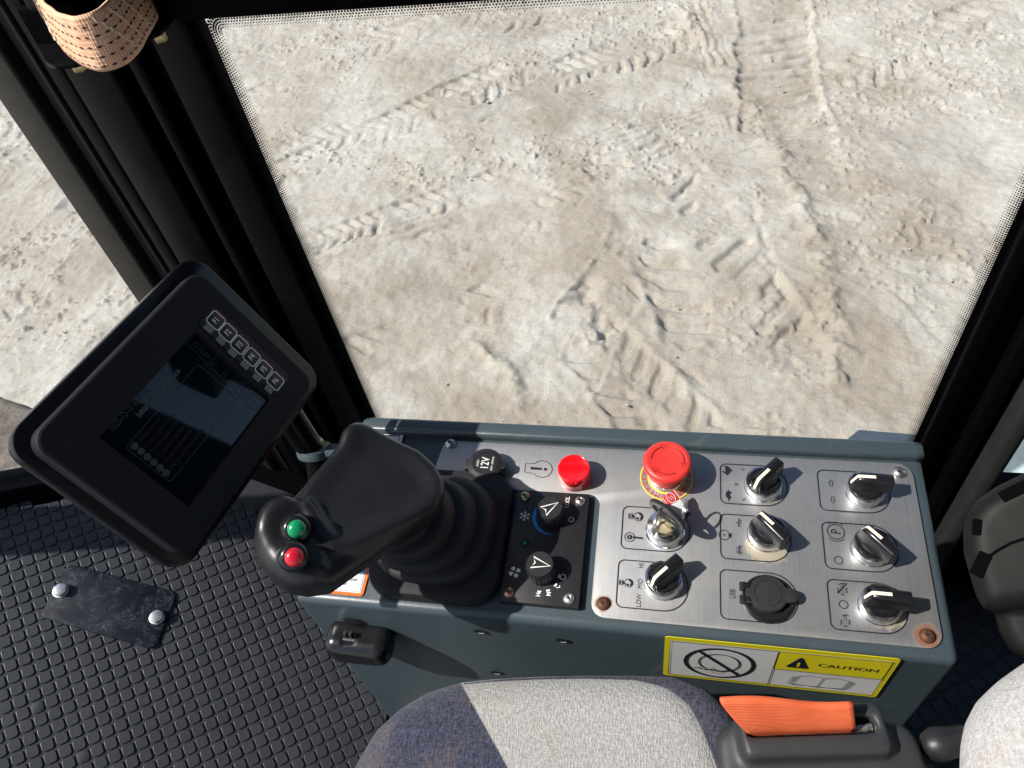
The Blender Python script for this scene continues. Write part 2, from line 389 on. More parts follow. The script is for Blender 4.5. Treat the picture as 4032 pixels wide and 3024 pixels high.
# signed distance tools + surface nets, for soft shapes
def sd_poly(P, X, Y):
    P = np.asarray(P, float); d = np.full(X.shape, 1e9); s = np.ones(X.shape); n = len(P)
    for i in range(n):
        a, b = P[i], P[i - 1]; ex, ey = b - a; wx, wy = X - a[0], Y - a[1]
        t = np.clip((wx * ex + wy * ey) / (ex * ex + ey * ey + 1e-12), 0, 1); d = np.minimum(d, (wx - ex * t) ** 2 + (wy - ey * t) ** 2)
        c1 = Y >= a[1]; c2 = Y < b[1]; c3 = ex * wy > ey * wx
        s = np.where((c1 & c2 & c3) | (~c1 & ~c2 & ~c3), -s, s)
    return s * np.sqrt(d)
def sd_ext(d2, dz, r):
    a, b = d2 + r, dz + r; return np.minimum(np.maximum(a, b), 0) + np.hypot(np.maximum(a, 0), np.maximum(b, 0)) - r
def smin(a, b, k): h = np.clip(.5 + .5 * (b - a) / k, 0, 1); return b * (1 - h) + a * h - k * h * (1 - h)
def sstep(a, b, x): t = np.clip((x - a) / (b - a), 0, 1); return t * t * (3 - 2 * t)
def capsule(X, Y, Z, a, b, ra, rb):
    a, b = np.array(a), np.array(b); e = b - a; t = np.clip(((X - a[0]) * e[0] + (Y - a[1]) * e[1] + (Z - a[2]) * e[2]) / (e @ e), 0, 1)
    return np.sqrt((X - a[0] - e[0] * t) ** 2 + (Y - a[1] - e[1] * t) ** 2 + (Z - a[2] - e[2] * t) ** 2) - (ra + (rb - ra) * t)
def grid(lo, hi, h):
    ax = [np.arange(l, u + h, h) for l, u in zip(lo, hi)]; return np.meshgrid(*ax, indexing='ij')
def nets(X, Y, Z, S, fr):
    h = X[1, 0, 0] - X[0, 0, 0]; lo = np.array([X[0, 0, 0], Y[0, 0, 0], Z[0, 0, 0]]); nx, ny, nz = S.shape
    acc = np.zeros((nx - 1, ny - 1, nz - 1, 3)); cnt = np.zeros((nx - 1, ny - 1, nz - 1)); ins = S < 0
    corners = [(i, j, k) for i in (0, 1) for j in (0, 1) for k in (0, 1)]
    cs = lambda A, c: A[c[0]:nx - 1 + c[0], c[1]:ny - 1 + c[1], c[2]:nz - 1 + c[2]]
    for c in corners:
        for ax in range(3):
            if c[ax]: continue
            e = list(c); e[ax] = 1; a, b = cs(S, c), cs(S, e); x = cs(ins, c) != cs(ins, e)
            t = np.where(x, a / np.where(a == b, 1, a - b), 0); p = np.zeros(acc.shape)
            for q in range(3): p[..., q] = c[q] + (t if q == ax else 0)
            acc += p * x[..., None]; cnt += x
    act = cnt > 0; idx = np.full(act.shape, -1); idx[act] = np.arange(act.sum()); I = np.argwhere(act)
    V = (I + acc[act] / cnt[act][:, None]) * h + lo; F = []
    for ax in range(3):
        sl0 = [slice(1, -1)] * 3; sl1 = [slice(1, -1)] * 3; sl0[ax] = slice(0, -1); sl1[ax] = slice(1, None)
        a, b = ins[tuple(sl0)], ins[tuple(sl1)]; off = np.array([1, 1, 1]); off[ax] = 0
        u, w = [q for q in range(3) if q != ax]
        for flip, x in ((False, a & ~b), (True, ~a & b)):
            E = np.argwhere(x) + off
            def g(du, dw): Q = E.copy(); Q[:, u] -= du; Q[:, w] -= dw; return idx[Q[:, 0], Q[:, 1], Q[:, 2]]
            q = np.c_[g(1, 1), g(0, 1), g(0, 0), g(1, 0)]
            if flip != (ax == 1): q = q[:, ::-1]
            F.append(q)
    return fr.pts(V), np.vstack(F)
def sdf_obj(name, X, Y, Z, S, fr, mat, parent, relax=1, label=None):
    V, F = nets(X, Y, Z, S, fr)
    E = np.vstack([F[:, [0, 1]], F[:, [1, 2]], F[:, [2, 3]], F[:, [3, 0]]])
    for _ in range(relax):
        s = np.zeros_like(V); c = np.zeros(len(V)); np.add.at(s, E[:, 0], V[E[:, 1]]); np.add.at(s, E[:, 1], V[E[:, 0]]); np.add.at(c, E[:, 0], 1); np.add.at(c, E[:, 1], 1)
        V = .4 * V + .6 * s / c[:, None]
    return obj(name, None, mat, parent, 180, label, V=V, F=F.tolist())

# ------------------------------------------------------------------ ground
def vnoise(X, Y, seed):
    r = np.random.default_rng(seed); T = r.random((256, 256)); xi = np.floor(X).astype(int); yi = np.floor(Y).astype(int); fx, fy = X - xi, Y - yi
    fx = fx * fx * fx * (fx * (fx * 6 - 15) + 10); fy = fy * fy * fy * (fy * (fy * 6 - 15) + 10)
    g = lambda a, b: T[(xi + a) % 256, (yi + b) % 256]
    return (g(0, 0) * (1 - fx) + g(1, 0) * fx) * (1 - fy) + (g(0, 1) * (1 - fx) + g(1, 1) * fx) * fy - .5
def fbm(X, Y, s, octv, seed, gain=.5):
    a = 1; t = 0
    for k in range(octv): t = t + a * vnoise(X * s + k * 17.3, Y * s + k * 9.1, seed + k); s *= 2.03; a *= gain
    return t
def gp(x, y): return onZ((x, y), -H)[:2]
def build_ground():
    def axis(a, b, h, far):
        core = np.arange(a, b + h, h); out = [core[-1]]; st = h
        while out[-1] < far: st *= 1.45; out.append(out[-1] + st)
        lo = [core[0]]; st = h
        while lo[-1] > -far: st *= 1.45; lo.append(lo[-1] - st)
        return np.concatenate([np.array(lo[1:])[::-1], core, np.array(out[1:])])
    xs = axis(-4.9, 2.3, .0080, 260); ys = axis(.75, 6.1, .0080, 260); X, Y = np.meshgrid(xs, ys, indexing='ij')
    wx = X + .05 * fbm(X, Y, 2.2, 3, 3) + .022 * fbm(X, Y, 11, 2, 13); wy = Y + .05 * fbm(X, Y, 2.2, 3, 9) + .022 * fbm(X, Y, 11, 2, 19)
    Z = .055 * fbm(X, Y, .7, 3, 21) + .016 * fbm(X, Y, 4, 4, 40, .5) + .006 * fbm(X, Y, 25, 3, 60, .55)
    
    def track(p0, p1, hw, pitch, kind, depth, seed, keep=-.12, skew=1.0):
        a, b = gp(*p0), gp(*p1); e = b - a; L = np.linalg.norm(e); e = e / L; q = np.array([-e[1], e[0]])
        s = (wx - a[0]) * e[0] + (wy - a[1]) * e[1]; w = ((wx - a[0]) * q[0] + (wy - a[1]) * q[1]) / hw
        m = sstep(1.15, .95, np.abs(w)) * sstep(-.10, .1, s) * sstep(L + .1, L - .1, s)
        k = sstep(keep, keep + .16, fbm(X, Y, 3.7, 3, 100 + seed)) 
        if kind == 'rib': pat = .5 + .5 * np.cos(w * math.pi * 3.5); pat = sstep(.35, .75, pat)
        else:
            ph = (s + skew * hw * .55 * np.abs(w) ** 1.6) / pitch + (w > 0) * .5 if kind == 'chev' else (s + .12 * hw * w) / pitch
            pres = np.random.default_rng(500 + seed).random(512) ** .6; pr2 = pres[(np.floor(ph).astype(int) * 2 + (w > 0)) % 512]
            fr_ = ph - np.floor(ph); pat = sstep(.0, .16, fr_) * sstep(.60, .44, fr_)
            if kind == 'chev': pat = pat * sstep(.12, .28, np.abs(w))
            if kind == 'block': v2 = (w * 1.4) - np.floor(w * 1.4); pat = sstep(0, .15, fr_) * sstep(.85, .7, fr_) * sstep(0, .12, v2) * sstep(.95, .83, v2)
        if kind in ('chev', 'bar'): pat = pat * (.15 + .95 * pr2)
        rim = .35 * depth * np.exp(-((np.abs(w) - 1.12) / .10) ** 2) * sstep(-.1, .1, s) * sstep(L + .1, L - .1, s)
        return (-depth * pat * m * k) - .25 * depth * m + rim * k
    T = [((700, 870), (2080, 250), .15, .085, 'chev', .017, 1, -.02), ((1180, 1010), (2760, 545), .10, .1, 'rib', .008, 2, -.3),
         ((1250, 940), (2350, 560), .09, .075, 'chev', .018, 3, -.1), ((1850, 420), (2700, 120), .18, .09, 'chev', .022, 4, -.1),
         ((1900, 110), (2600, -90), .16, .10, 'chev', .016, 5, 0), ((850, 440), (1300, 240), .14, .08, 'chev', .012, 6, .02),
         ((3020, -160), (3090, 520), .20, .105, 'bar', .026, 7, -.4), ((3090, 480), (3330, 1500), .2, .105, 'bar', .009, 8, .0),
         ((2480, 560), (3000, 1500), .26, .14, 'chev', .024, 9, -.12), ((2350, 560), (2950, 390), .11, .1, 'rib', .010, 10, -.3),
         ((1150, 1530), (1950, 1180), .15, .10, 'chev', .017, 11, -.1), ((2150, 1550), (2500, 950), .14, .10, 'chev', .016, 12, -.1),
         ((-100, 1250), (450, 730), .20, .11, 'chev', .026, 13, -.2), ((-400, 1380), (400, 1210), .16, .12, 'rib', .009, 14, -.3),
         ((3250, 430), (3800, 270), .14, .1, 'rib', .007, 15, -.3), ((3150, 330), (4000, 30), .2, .11, 'chev', .018, 16, -.1),
         ((3450, 900), (3850, 1290), .16, .12, 'chev', .011, 17, -.1), ((2300, 1300), (2750, 1800), .16, .11, 'chev', .017, 18, -.1),
         ((-300, 500), (300, 570), .2, .11, 'chev', .018, 19, -.1), ((1300, 230), (1900, 30), .2, .11, 'chev', .010, 20, -.1),
         ((1050, 620), (1700, 420), .13, .09, 'chev', .012, 21, .0), ((1500, 1000), (2400, 760), .13, .09, 'chev', .011, 22, .0),
         ((2700, -40), (2950, 500), .10, .1, 'rib', .007, 23, -.2), ((3500, 380), (3980, 800), .18, .11, 'chev', .010, 24, 0.)]
    for t in T: Z = Z + track(*t)
    def rut(P, wd, hgt, seed):
        P = [gp(*p) for p in P]; d = np.full(X.shape, 1e9)
        for a, b in zip(P[:-1], P[1:]):
            e = b - a; t = np.clip(((wx - a[0]) * e[0] + (wy - a[1]) * e[1]) / (e @ e), 0, 1); d = np.minimum(d, np.hypot(wx - a[0] - e[0] * t, wy - a[1] - e[1] * t))
        return hgt * np.exp(-(d / wd) ** 2) * (.6 + 1.6 * np.maximum(fbm(X, Y, 14, 3, seed), -.3))
    Z = Z + rut([(2680, 40), (2980, 430), (3230, 1000), (3320, 1500)], .05, .028, 5) + rut([(2300, 1100), (2420, 1350), (2560, 1640)], .05, -.022, 6)
    Z = Z + rut([(2650, 820), (2950, 800), (3060, 1180)], .02, -.014, 8) + rut([(1880, 1350), (2000, 1480), (2050, 1650)], .03, .020, 9)
    crumbs = np.maximum(fbm(X, Y, 38, 2, 200, .6) - .22, 0) * sstep(.02, .25, fbm(X, Y, 2.2, 3, 210)); Z = Z + .045 * crumbs
    damp = np.zeros(X.shape)
    for P, wd, am in (([(2060, 250), (2330, 1000), (2580, 1700)], .16, .8), ([(2760, 60), (3060, 520), (3290, 1050), (3380, 1600)], .20, .7), ([(800, 1330), (1500, 1150), (2300, 1130)], .18, .6), ([(1500, 230), (1780, 480), (2100, 760)], .12, .5),
                      ([(3300, 700), (3650, 980), (3900, 1000)], .16, .6), ([(1650, 1500), (1900, 1640), (2300, 1680)], .12, .9), ([(-100, 1000), (400, 1100)], .15, .4)):
        P = [gp(*p) for p in P]; d = np.full(X.shape, 1e9)
        for a, b in zip(P[:-1], P[1:]):
            e = b - a; t = np.clip(((wx - a[0]) * e[0] + (wy - a[1]) * e[1]) / (e @ e), 0, 1); d = np.minimum(d, np.hypot(wx - a[0] - e[0] * t, wy - a[1] - e[1] * t))
        damp = np.maximum(damp, am * sstep(1.25, .2, d / wd + 1.1 * fbm(X, Y, 4.5, 4, 301)))
    damp = np.clip(damp + .5 * sstep(.12, .3, fbm(X, Y, 1.7, 4, 333)), 0, 1)
    near = sstep(9, 6, np.hypot(X + 1, Y - 3)); Z = Z * near
    nx, ny = X.shape; V = np.c_[X.ravel(), Y.ravel(), Z.ravel()]; i = np.arange(nx * ny).reshape(nx, ny)
    F = np.stack([i[:-1, :-1], i[1:, :-1], i[1:, 1:], i[:-1, 1:]], -1).reshape(-1, 4)
    me = bpy.data.meshes.new('ground'); me.vertices.add(len(V)); me.vertices.foreach_set('co', V.ravel()); me.loops.add(F.size); me.loops.foreach_set('vertex_index', F.ravel())
    me.polygons.add(len(F)); me.polygons.foreach_set('loop_start', np.arange(0, F.size, 4)); me.polygons.foreach_set('use_smooth', np.ones(len(F), bool)); me.update(calc_edges=True); me.materials.append(M['ground']); at_ = me.attributes.new('damp', 'FLOAT', 'POINT'); at_.data.foreach_set('value', damp.ravel().astype(np.float32))
    o = bpy.data.objects.new('ground', me); COL.objects.link(o); o['kind'] = 'structure'
build_ground()
gr_mb = MB(); ico = bmesh.new(); bmesh.ops.create_icosphere(ico, subdivisions=1, radius=1.0); IV = np.array([v.co[:] for v in ico.verts]); IF = [tuple(v.index for v in f.verts) for f in ico.faces]; ico.free()
for _ in range(380):
    x, y = rng.uniform(-4.6, 2.2), rng.uniform(.9, 5.9); r = rng.choice([.004, .006, .008, .011], p=[.48, .34, .14, .04]); q = IV * (1 + rng.normal(0, .16, (len(IV), 1))) * r * np.array([1, rng.uniform(.7, 1.1), rng.uniform(.5, .8)]); gr_mb.add(q + [x, y, r * .25 + .004], IF)
M['gravel'] = plastic('pale_gravel', (.40, .37, .33), .9, 0, 0, dscale=3)
gro_ = obj('gravel', gr_mb, 'gravel', None, 25); gro_['kind'] = 'stuff'

# ------------------------------------------------------------------ cab
YW = .56                                         # plane of the side window
cab = thing('cab', W(0, 0, -1.12), 'black painted machine cab with tinted dotted windows around the operator station', 'cab')
FX = Fr(W(0, 0, 0), (1, 0, 0), (0, 1, 0))        # horizontal frame at the eye point
zf, zr = -1.08, .62
# toe board and floor
TB = Fr(W(-.548, .308, -1.0), (1, 0, -.42), (0, 1, .1))
def tb(x, y): z = (-.42 * (x + .548) + .1 * (y - .308)) - 1.0; return W(x, y, z)
mb = MB(); mb.box(FX, (-.36, -1.05, zf - .05), (.95, .60, zf - .003)); obj('floor_pan', mb, 'cabpaint', cab, 30)
mb = MB()
A = [tb(-1.25, -1.0), tb(-.362, -1.0), tb(-.362, .60), tb(-.66, .62), tb(-1.25, .262)]
V = [a - np.array([0, 0, .004]) for a in A] + [a - np.array([0, 0, .05]) for a in A]
mb.add(V, [(0, 1, 2, 3, 4), (9, 8, 7, 6, 5)] + [(i, i + 5, (i + 1) % 5 + 5, (i + 1) % 5) for i in range(5)]); obj('toe_board', mb, 'cabpaint', cab, 30)

def extrude_profile(mb, prof, z0, z1, m=0): mb.prism(FX, prof, z0, z1, m)
# front pillar: several strips with grooves, seen from inside
xl, xr = -.364, -.653
jam = np.array([-.653, .627]); win = np.array([xl, YW]); e = nrm(jam - win); nin = np.array([-e[1], e[0]]);
if nin[1] > 0: nin = -nin
pp = lambda t, d: win + (jam - win) * t + nin * d
mb = MB(); extrude_profile(mb, [pp(0, 0), pp(.25, -.04), pp(.9, -.05), pp(1, 0.0)], zf, zr)
for t0, t1, d in ((.05, .20, .010), (.26, .31, .016), (.36, .56, .022), (.62, .70, .010)):
    mb.prism(FX, rounded([pp(t0, -.002), pp(t1, -.002), pp(t1, d), pp(t0, d)], .004, 3), zf + .002, zr - .002)
obj('front_pillar', mb, 'cabpaint', cab, 35)
mb = MB(); mb.prism(FX, rounded([pp(.80, -.003), pp(1.0, -.003), pp(1.012, .012), pp(.80, .020)], .004, 3), zf + .003, zr - .003)
obj('pillar_flange', mb, 'pillarlit', cab, 35, label='sunlit brownish flange of the front pillar beside the corner window')
mb = MB(); mb.prism(FX, rounded([pp(.735, -.003), pp(.79, -.003), pp(.79, .007), pp(.735, .007)], .002, 3), zf + .004, zr - .004); obj('window_seal', mb, 'seal', cab, 35)
# side window: frame, glass, dots
wx0, wx1, wz0, wz1 = xl, .275, -.80, -.2385
mb = MB(); mb.box(Fr(W(0, YW, 0), (1, 0, 0), (0, 0, 1)), (xl - .004, zf, -.03), (wx1 + .10, wz0, .0)); obj('side_panel', mb, 'cabpaint', cab, 30)
mb = MB(); mb.box(FX, (xl - .02, YW - .012, wz1), (wx1 + .14, YW + .05, wz1 + .09), 0, .008); mb.box(FX, (xl - .3, YW - .06, wz1 + .05), (wx1 + .14, YW - .0125, wz1 + .13), 0, .01)
obj('window_header', mb, 'cabpaint', cab, 35)
SW = Fr(W(0, YW + .012, 0), (1, 0, 0), (0, 0, 1))
mb = MB(); mb.add(SW.pts([(wx0 - .02, wz0 - .02), (wx1 + .03, wz0 - .02), (wx1 + .03, wz1 + .03), (wx0 - .02, wz1 + .03)]), [(0, 1, 2, 3)]); g1 = obj('side_window', mb, 'glass', cab, None)
def dots(fr, edges, z, p=.00245, rows=6, rad=.016):
    """ceramic dots along the border: edges is a closed/open polyline, inside to the left"""
    mb = MB(); P = np.asarray(edges, float)
    for a, b in zip(P[:-1], P[1:]):
        L = np.linalg.norm(b - a); t = (b - a) / L; q = np.array([-t[1], t[0]]); n = int(L / p)
        for r in range(rows):
            rr = p * (.50, .46, .41, .34, .27, .20)[r]
            for i in range(n + 1):
                c = a + t * ((i + .5 * (r % 2)) * L / n) + q * (r * p * .87 - .0012)
                mb.flat(fr, circ(rr, 6, c=c), z)
    return mb
def roundpath(poly, r): return rounded(poly, r, 7)
# path with the glass on its left: down the left edge, (bottom hidden), up the right edge, back along the top
gx0, gx1, gz1 = wx0 - .0066, wx1 + .0050, wz1 - .0042
pth = roundpath([(gx0, wz0), (gx1, wz0), (gx1, gz1), (gx0, gz1)], .013); pth = np.vstack([pth, pth[:1]])
def simplify(P):
    out = [P[0]]
    for q in P[1:]:
        if np.linalg.norm(q - out[-1]) > .0022: out.append(q)
    return np.array(out)
obj('dot_border', dots(Fr(W(0, YW + .0105, 0), (1, 0, 0), (0, 0, 1)), simplify(pth), 0), 'seal', g1, None)
# corner window at the front
c0 = np.array([-.653, .627]); c1 = np.array([-1.22, .282]); cd = nrm(c1 - c0); CWf = Fr(W(c0[0], c0[1], 0) + np.array([0, 0, 0]), (cd[0], cd[1], 0), (0, 0, 1))
Lc = np.linalg.norm(c1 - c0)
def zb(t): q = c0 + cd * t; return tb(q[0], q[1])[2] - H
mb = MB(); mb.add(CWf.pts([(0, zb(0), -.01), (Lc, zb(Lc), -.01), (Lc, zr, -.01), (0, zr, -.01)]), [(0, 1, 2, 3)]); g2 = obj('corner_window', mb, 'glass', cab, None)
mb = MB()
mb.prism(CWf, [(0, zb(0) - .03), (Lc, zb(Lc) - .03), (Lc, zb(Lc) + .008), (0, zb(0) + .008)], -.03, .02, 0, .004)
mb.prism(CWf, [(0, zb(0) + .010), (Lc, zb(Lc) + .010), (Lc, zb(Lc) + .024), (0, zb(0) + .024)], -.03, .010, 0, .003)
obj('window_sill', mb, 'cabpaint', cab, 35)
obj('dot_border', dots(Fr(CWf.pt(0, 0, -.0085), CWf.x, CWf.y), [(.02, zb(.02) + .026), (Lc - .02, zb(Lc - .02) + .026)], 0), 'seal', g2, None)
# windscreen edge, far side and rear (mostly outside the picture, they shade the cab)
for nm, a, b in (('windscreen_post', (-1.25, .25, -.95), (-1.19, .30, zr - .2)), ('windscreen_post', (-1.25, -1.05, -.95), (-1.19, -1.0, zr - .2)), ('door_post', (-.38, -1.05, -1.0), (-.30, -1.0, zr)),
                 ('corner_panel', (.60, -1.05, -1.0), (.95, -1.0, zr)), ('rear_wall', (.90, -.999, -1.06), (.95, .55, .36)), ('rear_header', (.90, -.999, .50), (.95, .55, zr - .002))):  # unseen rear wall and header; gap sized for the sky reflection on the screen
    mb = MB(); mb.box(FX, a, b); obj(nm, mb, 'cabpaint', cab, 30)
mb = MB(); mb.box(FX, (-.56, -1.06, zr), (1.0, .64, zr + .06), 0, .01); obj('roof', mb, 'greyplastic', cab, 30)  # unseen roof, front edge set back so the sun reaches console and seat
# rear pillar on the operator's right
mb = MB(); ro = lambda P, r=.004: rounded(P, r, 3)
mb.prism(FX, [(wx1, YW), (wx1 + .045, YW + .05), (.374, YW + .05), (.374, YW)], zf, zr)
mb.prism(FX, ro([(wx1 + .006, YW - .010), (wx1 + .022, YW - .010), (wx1 + .022, YW + .001), (wx1 + .006, YW + .001)], .003), zf + .002, zr - .002)
mb.prism(FX, ro([(.318, YW - .016), (.334, YW - .016), (.334, YW + .001), (.318, YW + .001)], .004), zf + .003, zr - .003)
obj('rear_pillar', mb, 'cabpaint', cab, 35)
mb = MB(); mb.prism(FX, rounded([(.342, YW - .034), (.360, YW - .038), (.366, YW - .004), (.342, YW - .003)], .008, 5), zf + .004, zr - .004); obj('pillar_rail', mb, 'rubber', cab, 40)
mb = MB(); mb.prism(FX, [(.375, YW), (.375, YW + .04), (.95, YW + .04), (.95, YW)], zf, -.86, 0); obj('rear_side_panel', mb, 'cabpaint', cab, 30)
mb = MB(); mb.prism(FX, [(.376, YW + .01), (.376, YW + .015), (.95, YW + .015), (.95, YW + .01)], -.859, zr - .001, 0); obj('rear_window', mb, 'glass', cab, None)

# ------------------------------------------------------------------ rubber mat
def tiles(mb, fr, inside, lo, hi, p=.0162, gap=.0022, h=.0009, r=.0038):
    s = (p - gap) / 2; base = rounded([(-s, -s), (s, -s), (s, s), (-s, s)], r, 3); top = inset(base, .0007)
    na, nb = int((hi[0] - lo[0]) / p), int((hi[1] - lo[1]) / p)
    for i in range(na):
        for j in range(nb):
            c = np.array([lo[0] + (i + .5) * p, lo[1] + (j + .5) * p])
            if inside(fr.pt(*c)):
                cj = c + rng.normal(0, .00012, 2); hh = h + rng.normal(0, .00012)
                mb.rings([fr.pts(np.c_[base + cj, np.zeros(len(base))]), fr.pts(np.c_[base + (top - base) * .3 + cj, np.full(len(base), hh * .75)]), fr.pts(np.c_[top + cj, np.full(len(base), hh)])], 0, False, True)
matt = thing('floor_mat', tb(-.6, .2), 'black rubber floor mat with raised rounded squares on the cab floor', 'floor mat')
Ad = nrm(np.array([.0141, .0103, 0])); Ad = nrm(Ad - TB.z * (Ad @ TB.z))
MF = Fr(tb(-.548, .308) + TB.z * .0, Ad, np.cross(TB.z, Ad))
cl = np.array([-.93, .457]); cr = np.array([-.66, .617]); edge_n = nrm(np.array([-(cr - cl)[1], (cr - cl)[0]]))
def in_toe(w, mrg=.012):
    x, y = w[0], w[1]
    return -1.2 < x < -.37 and y > -.35 and y < .53 and ((np.array([x, y]) - (c0 + nrm(c1 - c0) * .0)) @ np.array([-cd[1], cd[0]])) > .034
mb = MB()
B = [tb(-1.19, -.35), tb(-.364, -.35), tb(-.364, .545), tb(-.66, .575), tb(-1.19, .262)]
mb.add([b - np.array([0, 0, .001]) for b in B] , [(0, 1, 2, 3, 4)])
tiles(mb, MF, in_toe, (-.9, -.8), (.5, .8))
obj('toe_sheet', mb, 'mat', matt, 18)
mb = MB(); FF = Fr(W(.3, .3, zf), (.82, .57, 0), (-.57, .82, 0))
mb.add([W(-.358, -.9, zf - .001), W(.88, -.9, zf - .001), W(.88, .556, zf - .001), W(-.358, .556, zf - .001)], [(0, 1, 2, 3)])
tiles(mb, FF, lambda w: -.35 < w[0] < .72 and -.1 < w[1] < .55, (-1, -1), (1, 1), p=.0205, gap=.003)
obj('floor_sheet', mb, 'mat', matt, 18)

# cover plate on the mat
CP = [tuple(MF.px((x / 2.765, 2150 + y / 2.765), .003)) for x, y in ((740, 190), (1930, 510), (1680, 1135), (430, 770))]
cov = thing('cover_plate', MF.pt(*np.mean(CP, 0), .001), 'scuffed black steel cover plate bolted over the rubber mat', 'cover plate')
mb = MB(); mb.prism(MF, rounded(CP, .010, 5), .0012, .0042, 0, .0006); obj('plate', mb, 'scuffed', cov, 30)
for x, y in ((655, 480), (1705, 770)):
    c = MF.px((x / 2.765, 2150 + y / 2.765), .008); mb = MB(); f = MF.at(c[0], c[1], .0042, random.random())
    mb.lathe(f, [(.0098, 0), (.0098, .0012), (.009, .0016)], 28); mb.prism(f, circ(.0088, 6), .0016, .0078, 0, .0008); obj('bolt', mb, 'galv', cov, 30)

# ------------------------------------------------------------------ console
TILT = R_(3.7); PN = np.array([0, -math.sin(TILT), math.cos(TILT)])
_r = ray((3010, 1915)); P0 = EYE + _r / FPX * .645
PF = Fr(P0, (1, 0, 0), (0, math.cos(TILT), math.sin(TILT)))     # faceplate frame, x along the console, y away
px = lambda x, y, c=0.0: PF.px((x, y), c)
con = thing('control_console', W(-.04, .33, zf), 'slate blue steel control console with stainless switch plate under the side window', 'console')
CY0 = .2375                                       # front face
yl = lambda Y: (Y - P0[1]) / math.cos(TILT)
XL, XR = -.300 - P0[0], .2125 - P0[0]; yn, yf = yl(CY0), yl(.4185)
# body: side profile extruded along x, with rounded edges
bm = bmesh.new()
tops = [PF.pt(XL, yn, -.0016), PF.pt(XR, yn, -.0016), PF.pt(XR, yf, -.0016), PF.pt(XL, yf, -.0016)]
vs = [bm.verts.new(t) for t in tops] + [bm.verts.new((t[0], t[1], H + zf)) for t in tops]
for f in ((0, 1, 2, 3), (0, 4, 5, 1), (1, 5, 6, 2), (2, 6, 7, 3), (3, 7, 4, 0)): bm.faces.new([vs[i] for i in f])
bm.normal_update(); bmesh.ops.recalc_face_normals(bm, faces=bm.faces)
bmesh.ops.bevel(bm, geom=[e_ for e_ in bm.edges if len(e_.link_faces) == 2], offset=.0065, segments=5, affect='EDGES', profile=.5)
V = [v.co[:] for v in bm.verts]; bm.verts.index_update(); F = [tuple(v.index for v in f.verts) for f in bm.faces]; bm.free()
obj('body', None, 'slate', con, 50, V=V, F=F)
# raised rail along the window edge
mb = MB(); prof = rounded([(yl(.4022), -.004), (yl(.4190), -.004), (yl(.4190), .0065), (yl(.4032), .0065)], [0.0005, .0005, .005, .004], 5)
xa = np.array([-.2855 - P0[0], -.281 - P0[0], -.272 - P0[0], .205 - P0[0], .2115 - P0[0], .2135 - P0[0]]); sc = [.35, .75, 1, 1, .85, .5]
mb.rings([[PF.pt(x, yl(.419) + (p[0] - yl(.419)) * (.6 + .4 * k), -.004 + (p[1] + .004) * k) for p in prof] for x, k in zip(xa, sc)])
obj('rail', mb, 'slate', con, 50)
# faceplate
z4 = lambda x, y: (950 + x * .6329, 1550 + y * .6329)
z5 = lambda x, y: (2250 + x * .67812, 1650 + y * .67812)
zb4 = lambda x, y: (2300 + x / 2.765, 1680 + y / 2.765)
zb5 = lambda x, y: (1900 + x / 2.765, 1850 + y / 2.765)
z6 = lambda x, y: (2360 + x / 3.77, 2000 + y / 3.77)
zu = lambda x, y: (2780 + x / 3.3185, 2000 + y / 3.3185)
zr5 = lambda x, y: (3100 + x / 1.8429, 1750 + y / 1.8429)
L = lambda p, c=.0: PF.px(p, c)
TLp, TRp, BRp, BLp = L((1755, 1722)), L((3582, 1842)), L((3716, 2560)), L((2345, 2430))
TLp[1] = TRp[1] = (TLp[1] + TRp[1]) / 2; BRp[1] = BLp[1] = (BRp[1] + BLp[1]) / 2; TRp[0] = BRp[0] = .118
nx_, ny_ = L((2352, 2100))[0], L((2200, 1940))[1]
lp = L((1728, 1850))[0]
FP = rounded([(TLp[0], TLp[1]), (TRp[0], TRp[1]), (BRp[0], BRp[1]), (nx_, BLp[1]), (nx_, ny_), (lp - .006, ny_)], [.009, .012, .012, .012, .010, .006], 7)
screws = [(L((1776, 1749)), 'steel'), (L((3539, 1864)), 'steel'), (L((3650, 2506)), 'rustscrew'), (L((2376, 2378)), 'rustscrew')]
s_sel2 = L((3026, 2135))
rust = ([(tuple(PF.pt(*screws[2][0])), .0088), (tuple(PF.pt(*screws[3][0])), .0062)], (.22, .085, .035), .80, 1.22, .9)
grime = ([(tuple(PF.pt(s_sel2[0] - .002, s_sel2[1] - .003)), .0165), (tuple(PF.pt(*L((3480, 2400)))), .0158)], (.42, .34, .20), .92, 1.04, .6)
M['plate'] = plate_mat(rust, grime)
mb = MB(); mb.prism(PF, FP[::-1] if area2(FP) < 0 else FP, -.001, .0006, 0, .0004); face = obj('faceplate', mb, 'plate', con, 30)
mb = MB()
def screw(fr, r, mat, parent):
    mb = MB(); n = 28
    mb.lathe(fr, [(r, 0), (r, r * .12), (r * .93, r * .3), (r * .72, r * .52), (r * .42, r * .64), (r * .38, r * .62), (.0, r * .62)], n)
    for k in (0, 1): mb.box(fr.at(0, 0, 0, .5 + k * math.pi / 2), (-r * .42, -r * .1, r * .60), (r * .42, r * .1, r * .655), 1)
    return obj('screw', mb, [mat, 'brown'], parent, 35)
for p, k in screws: screw(PF.at(p[0], p[1], .0006), .0055, k, face)
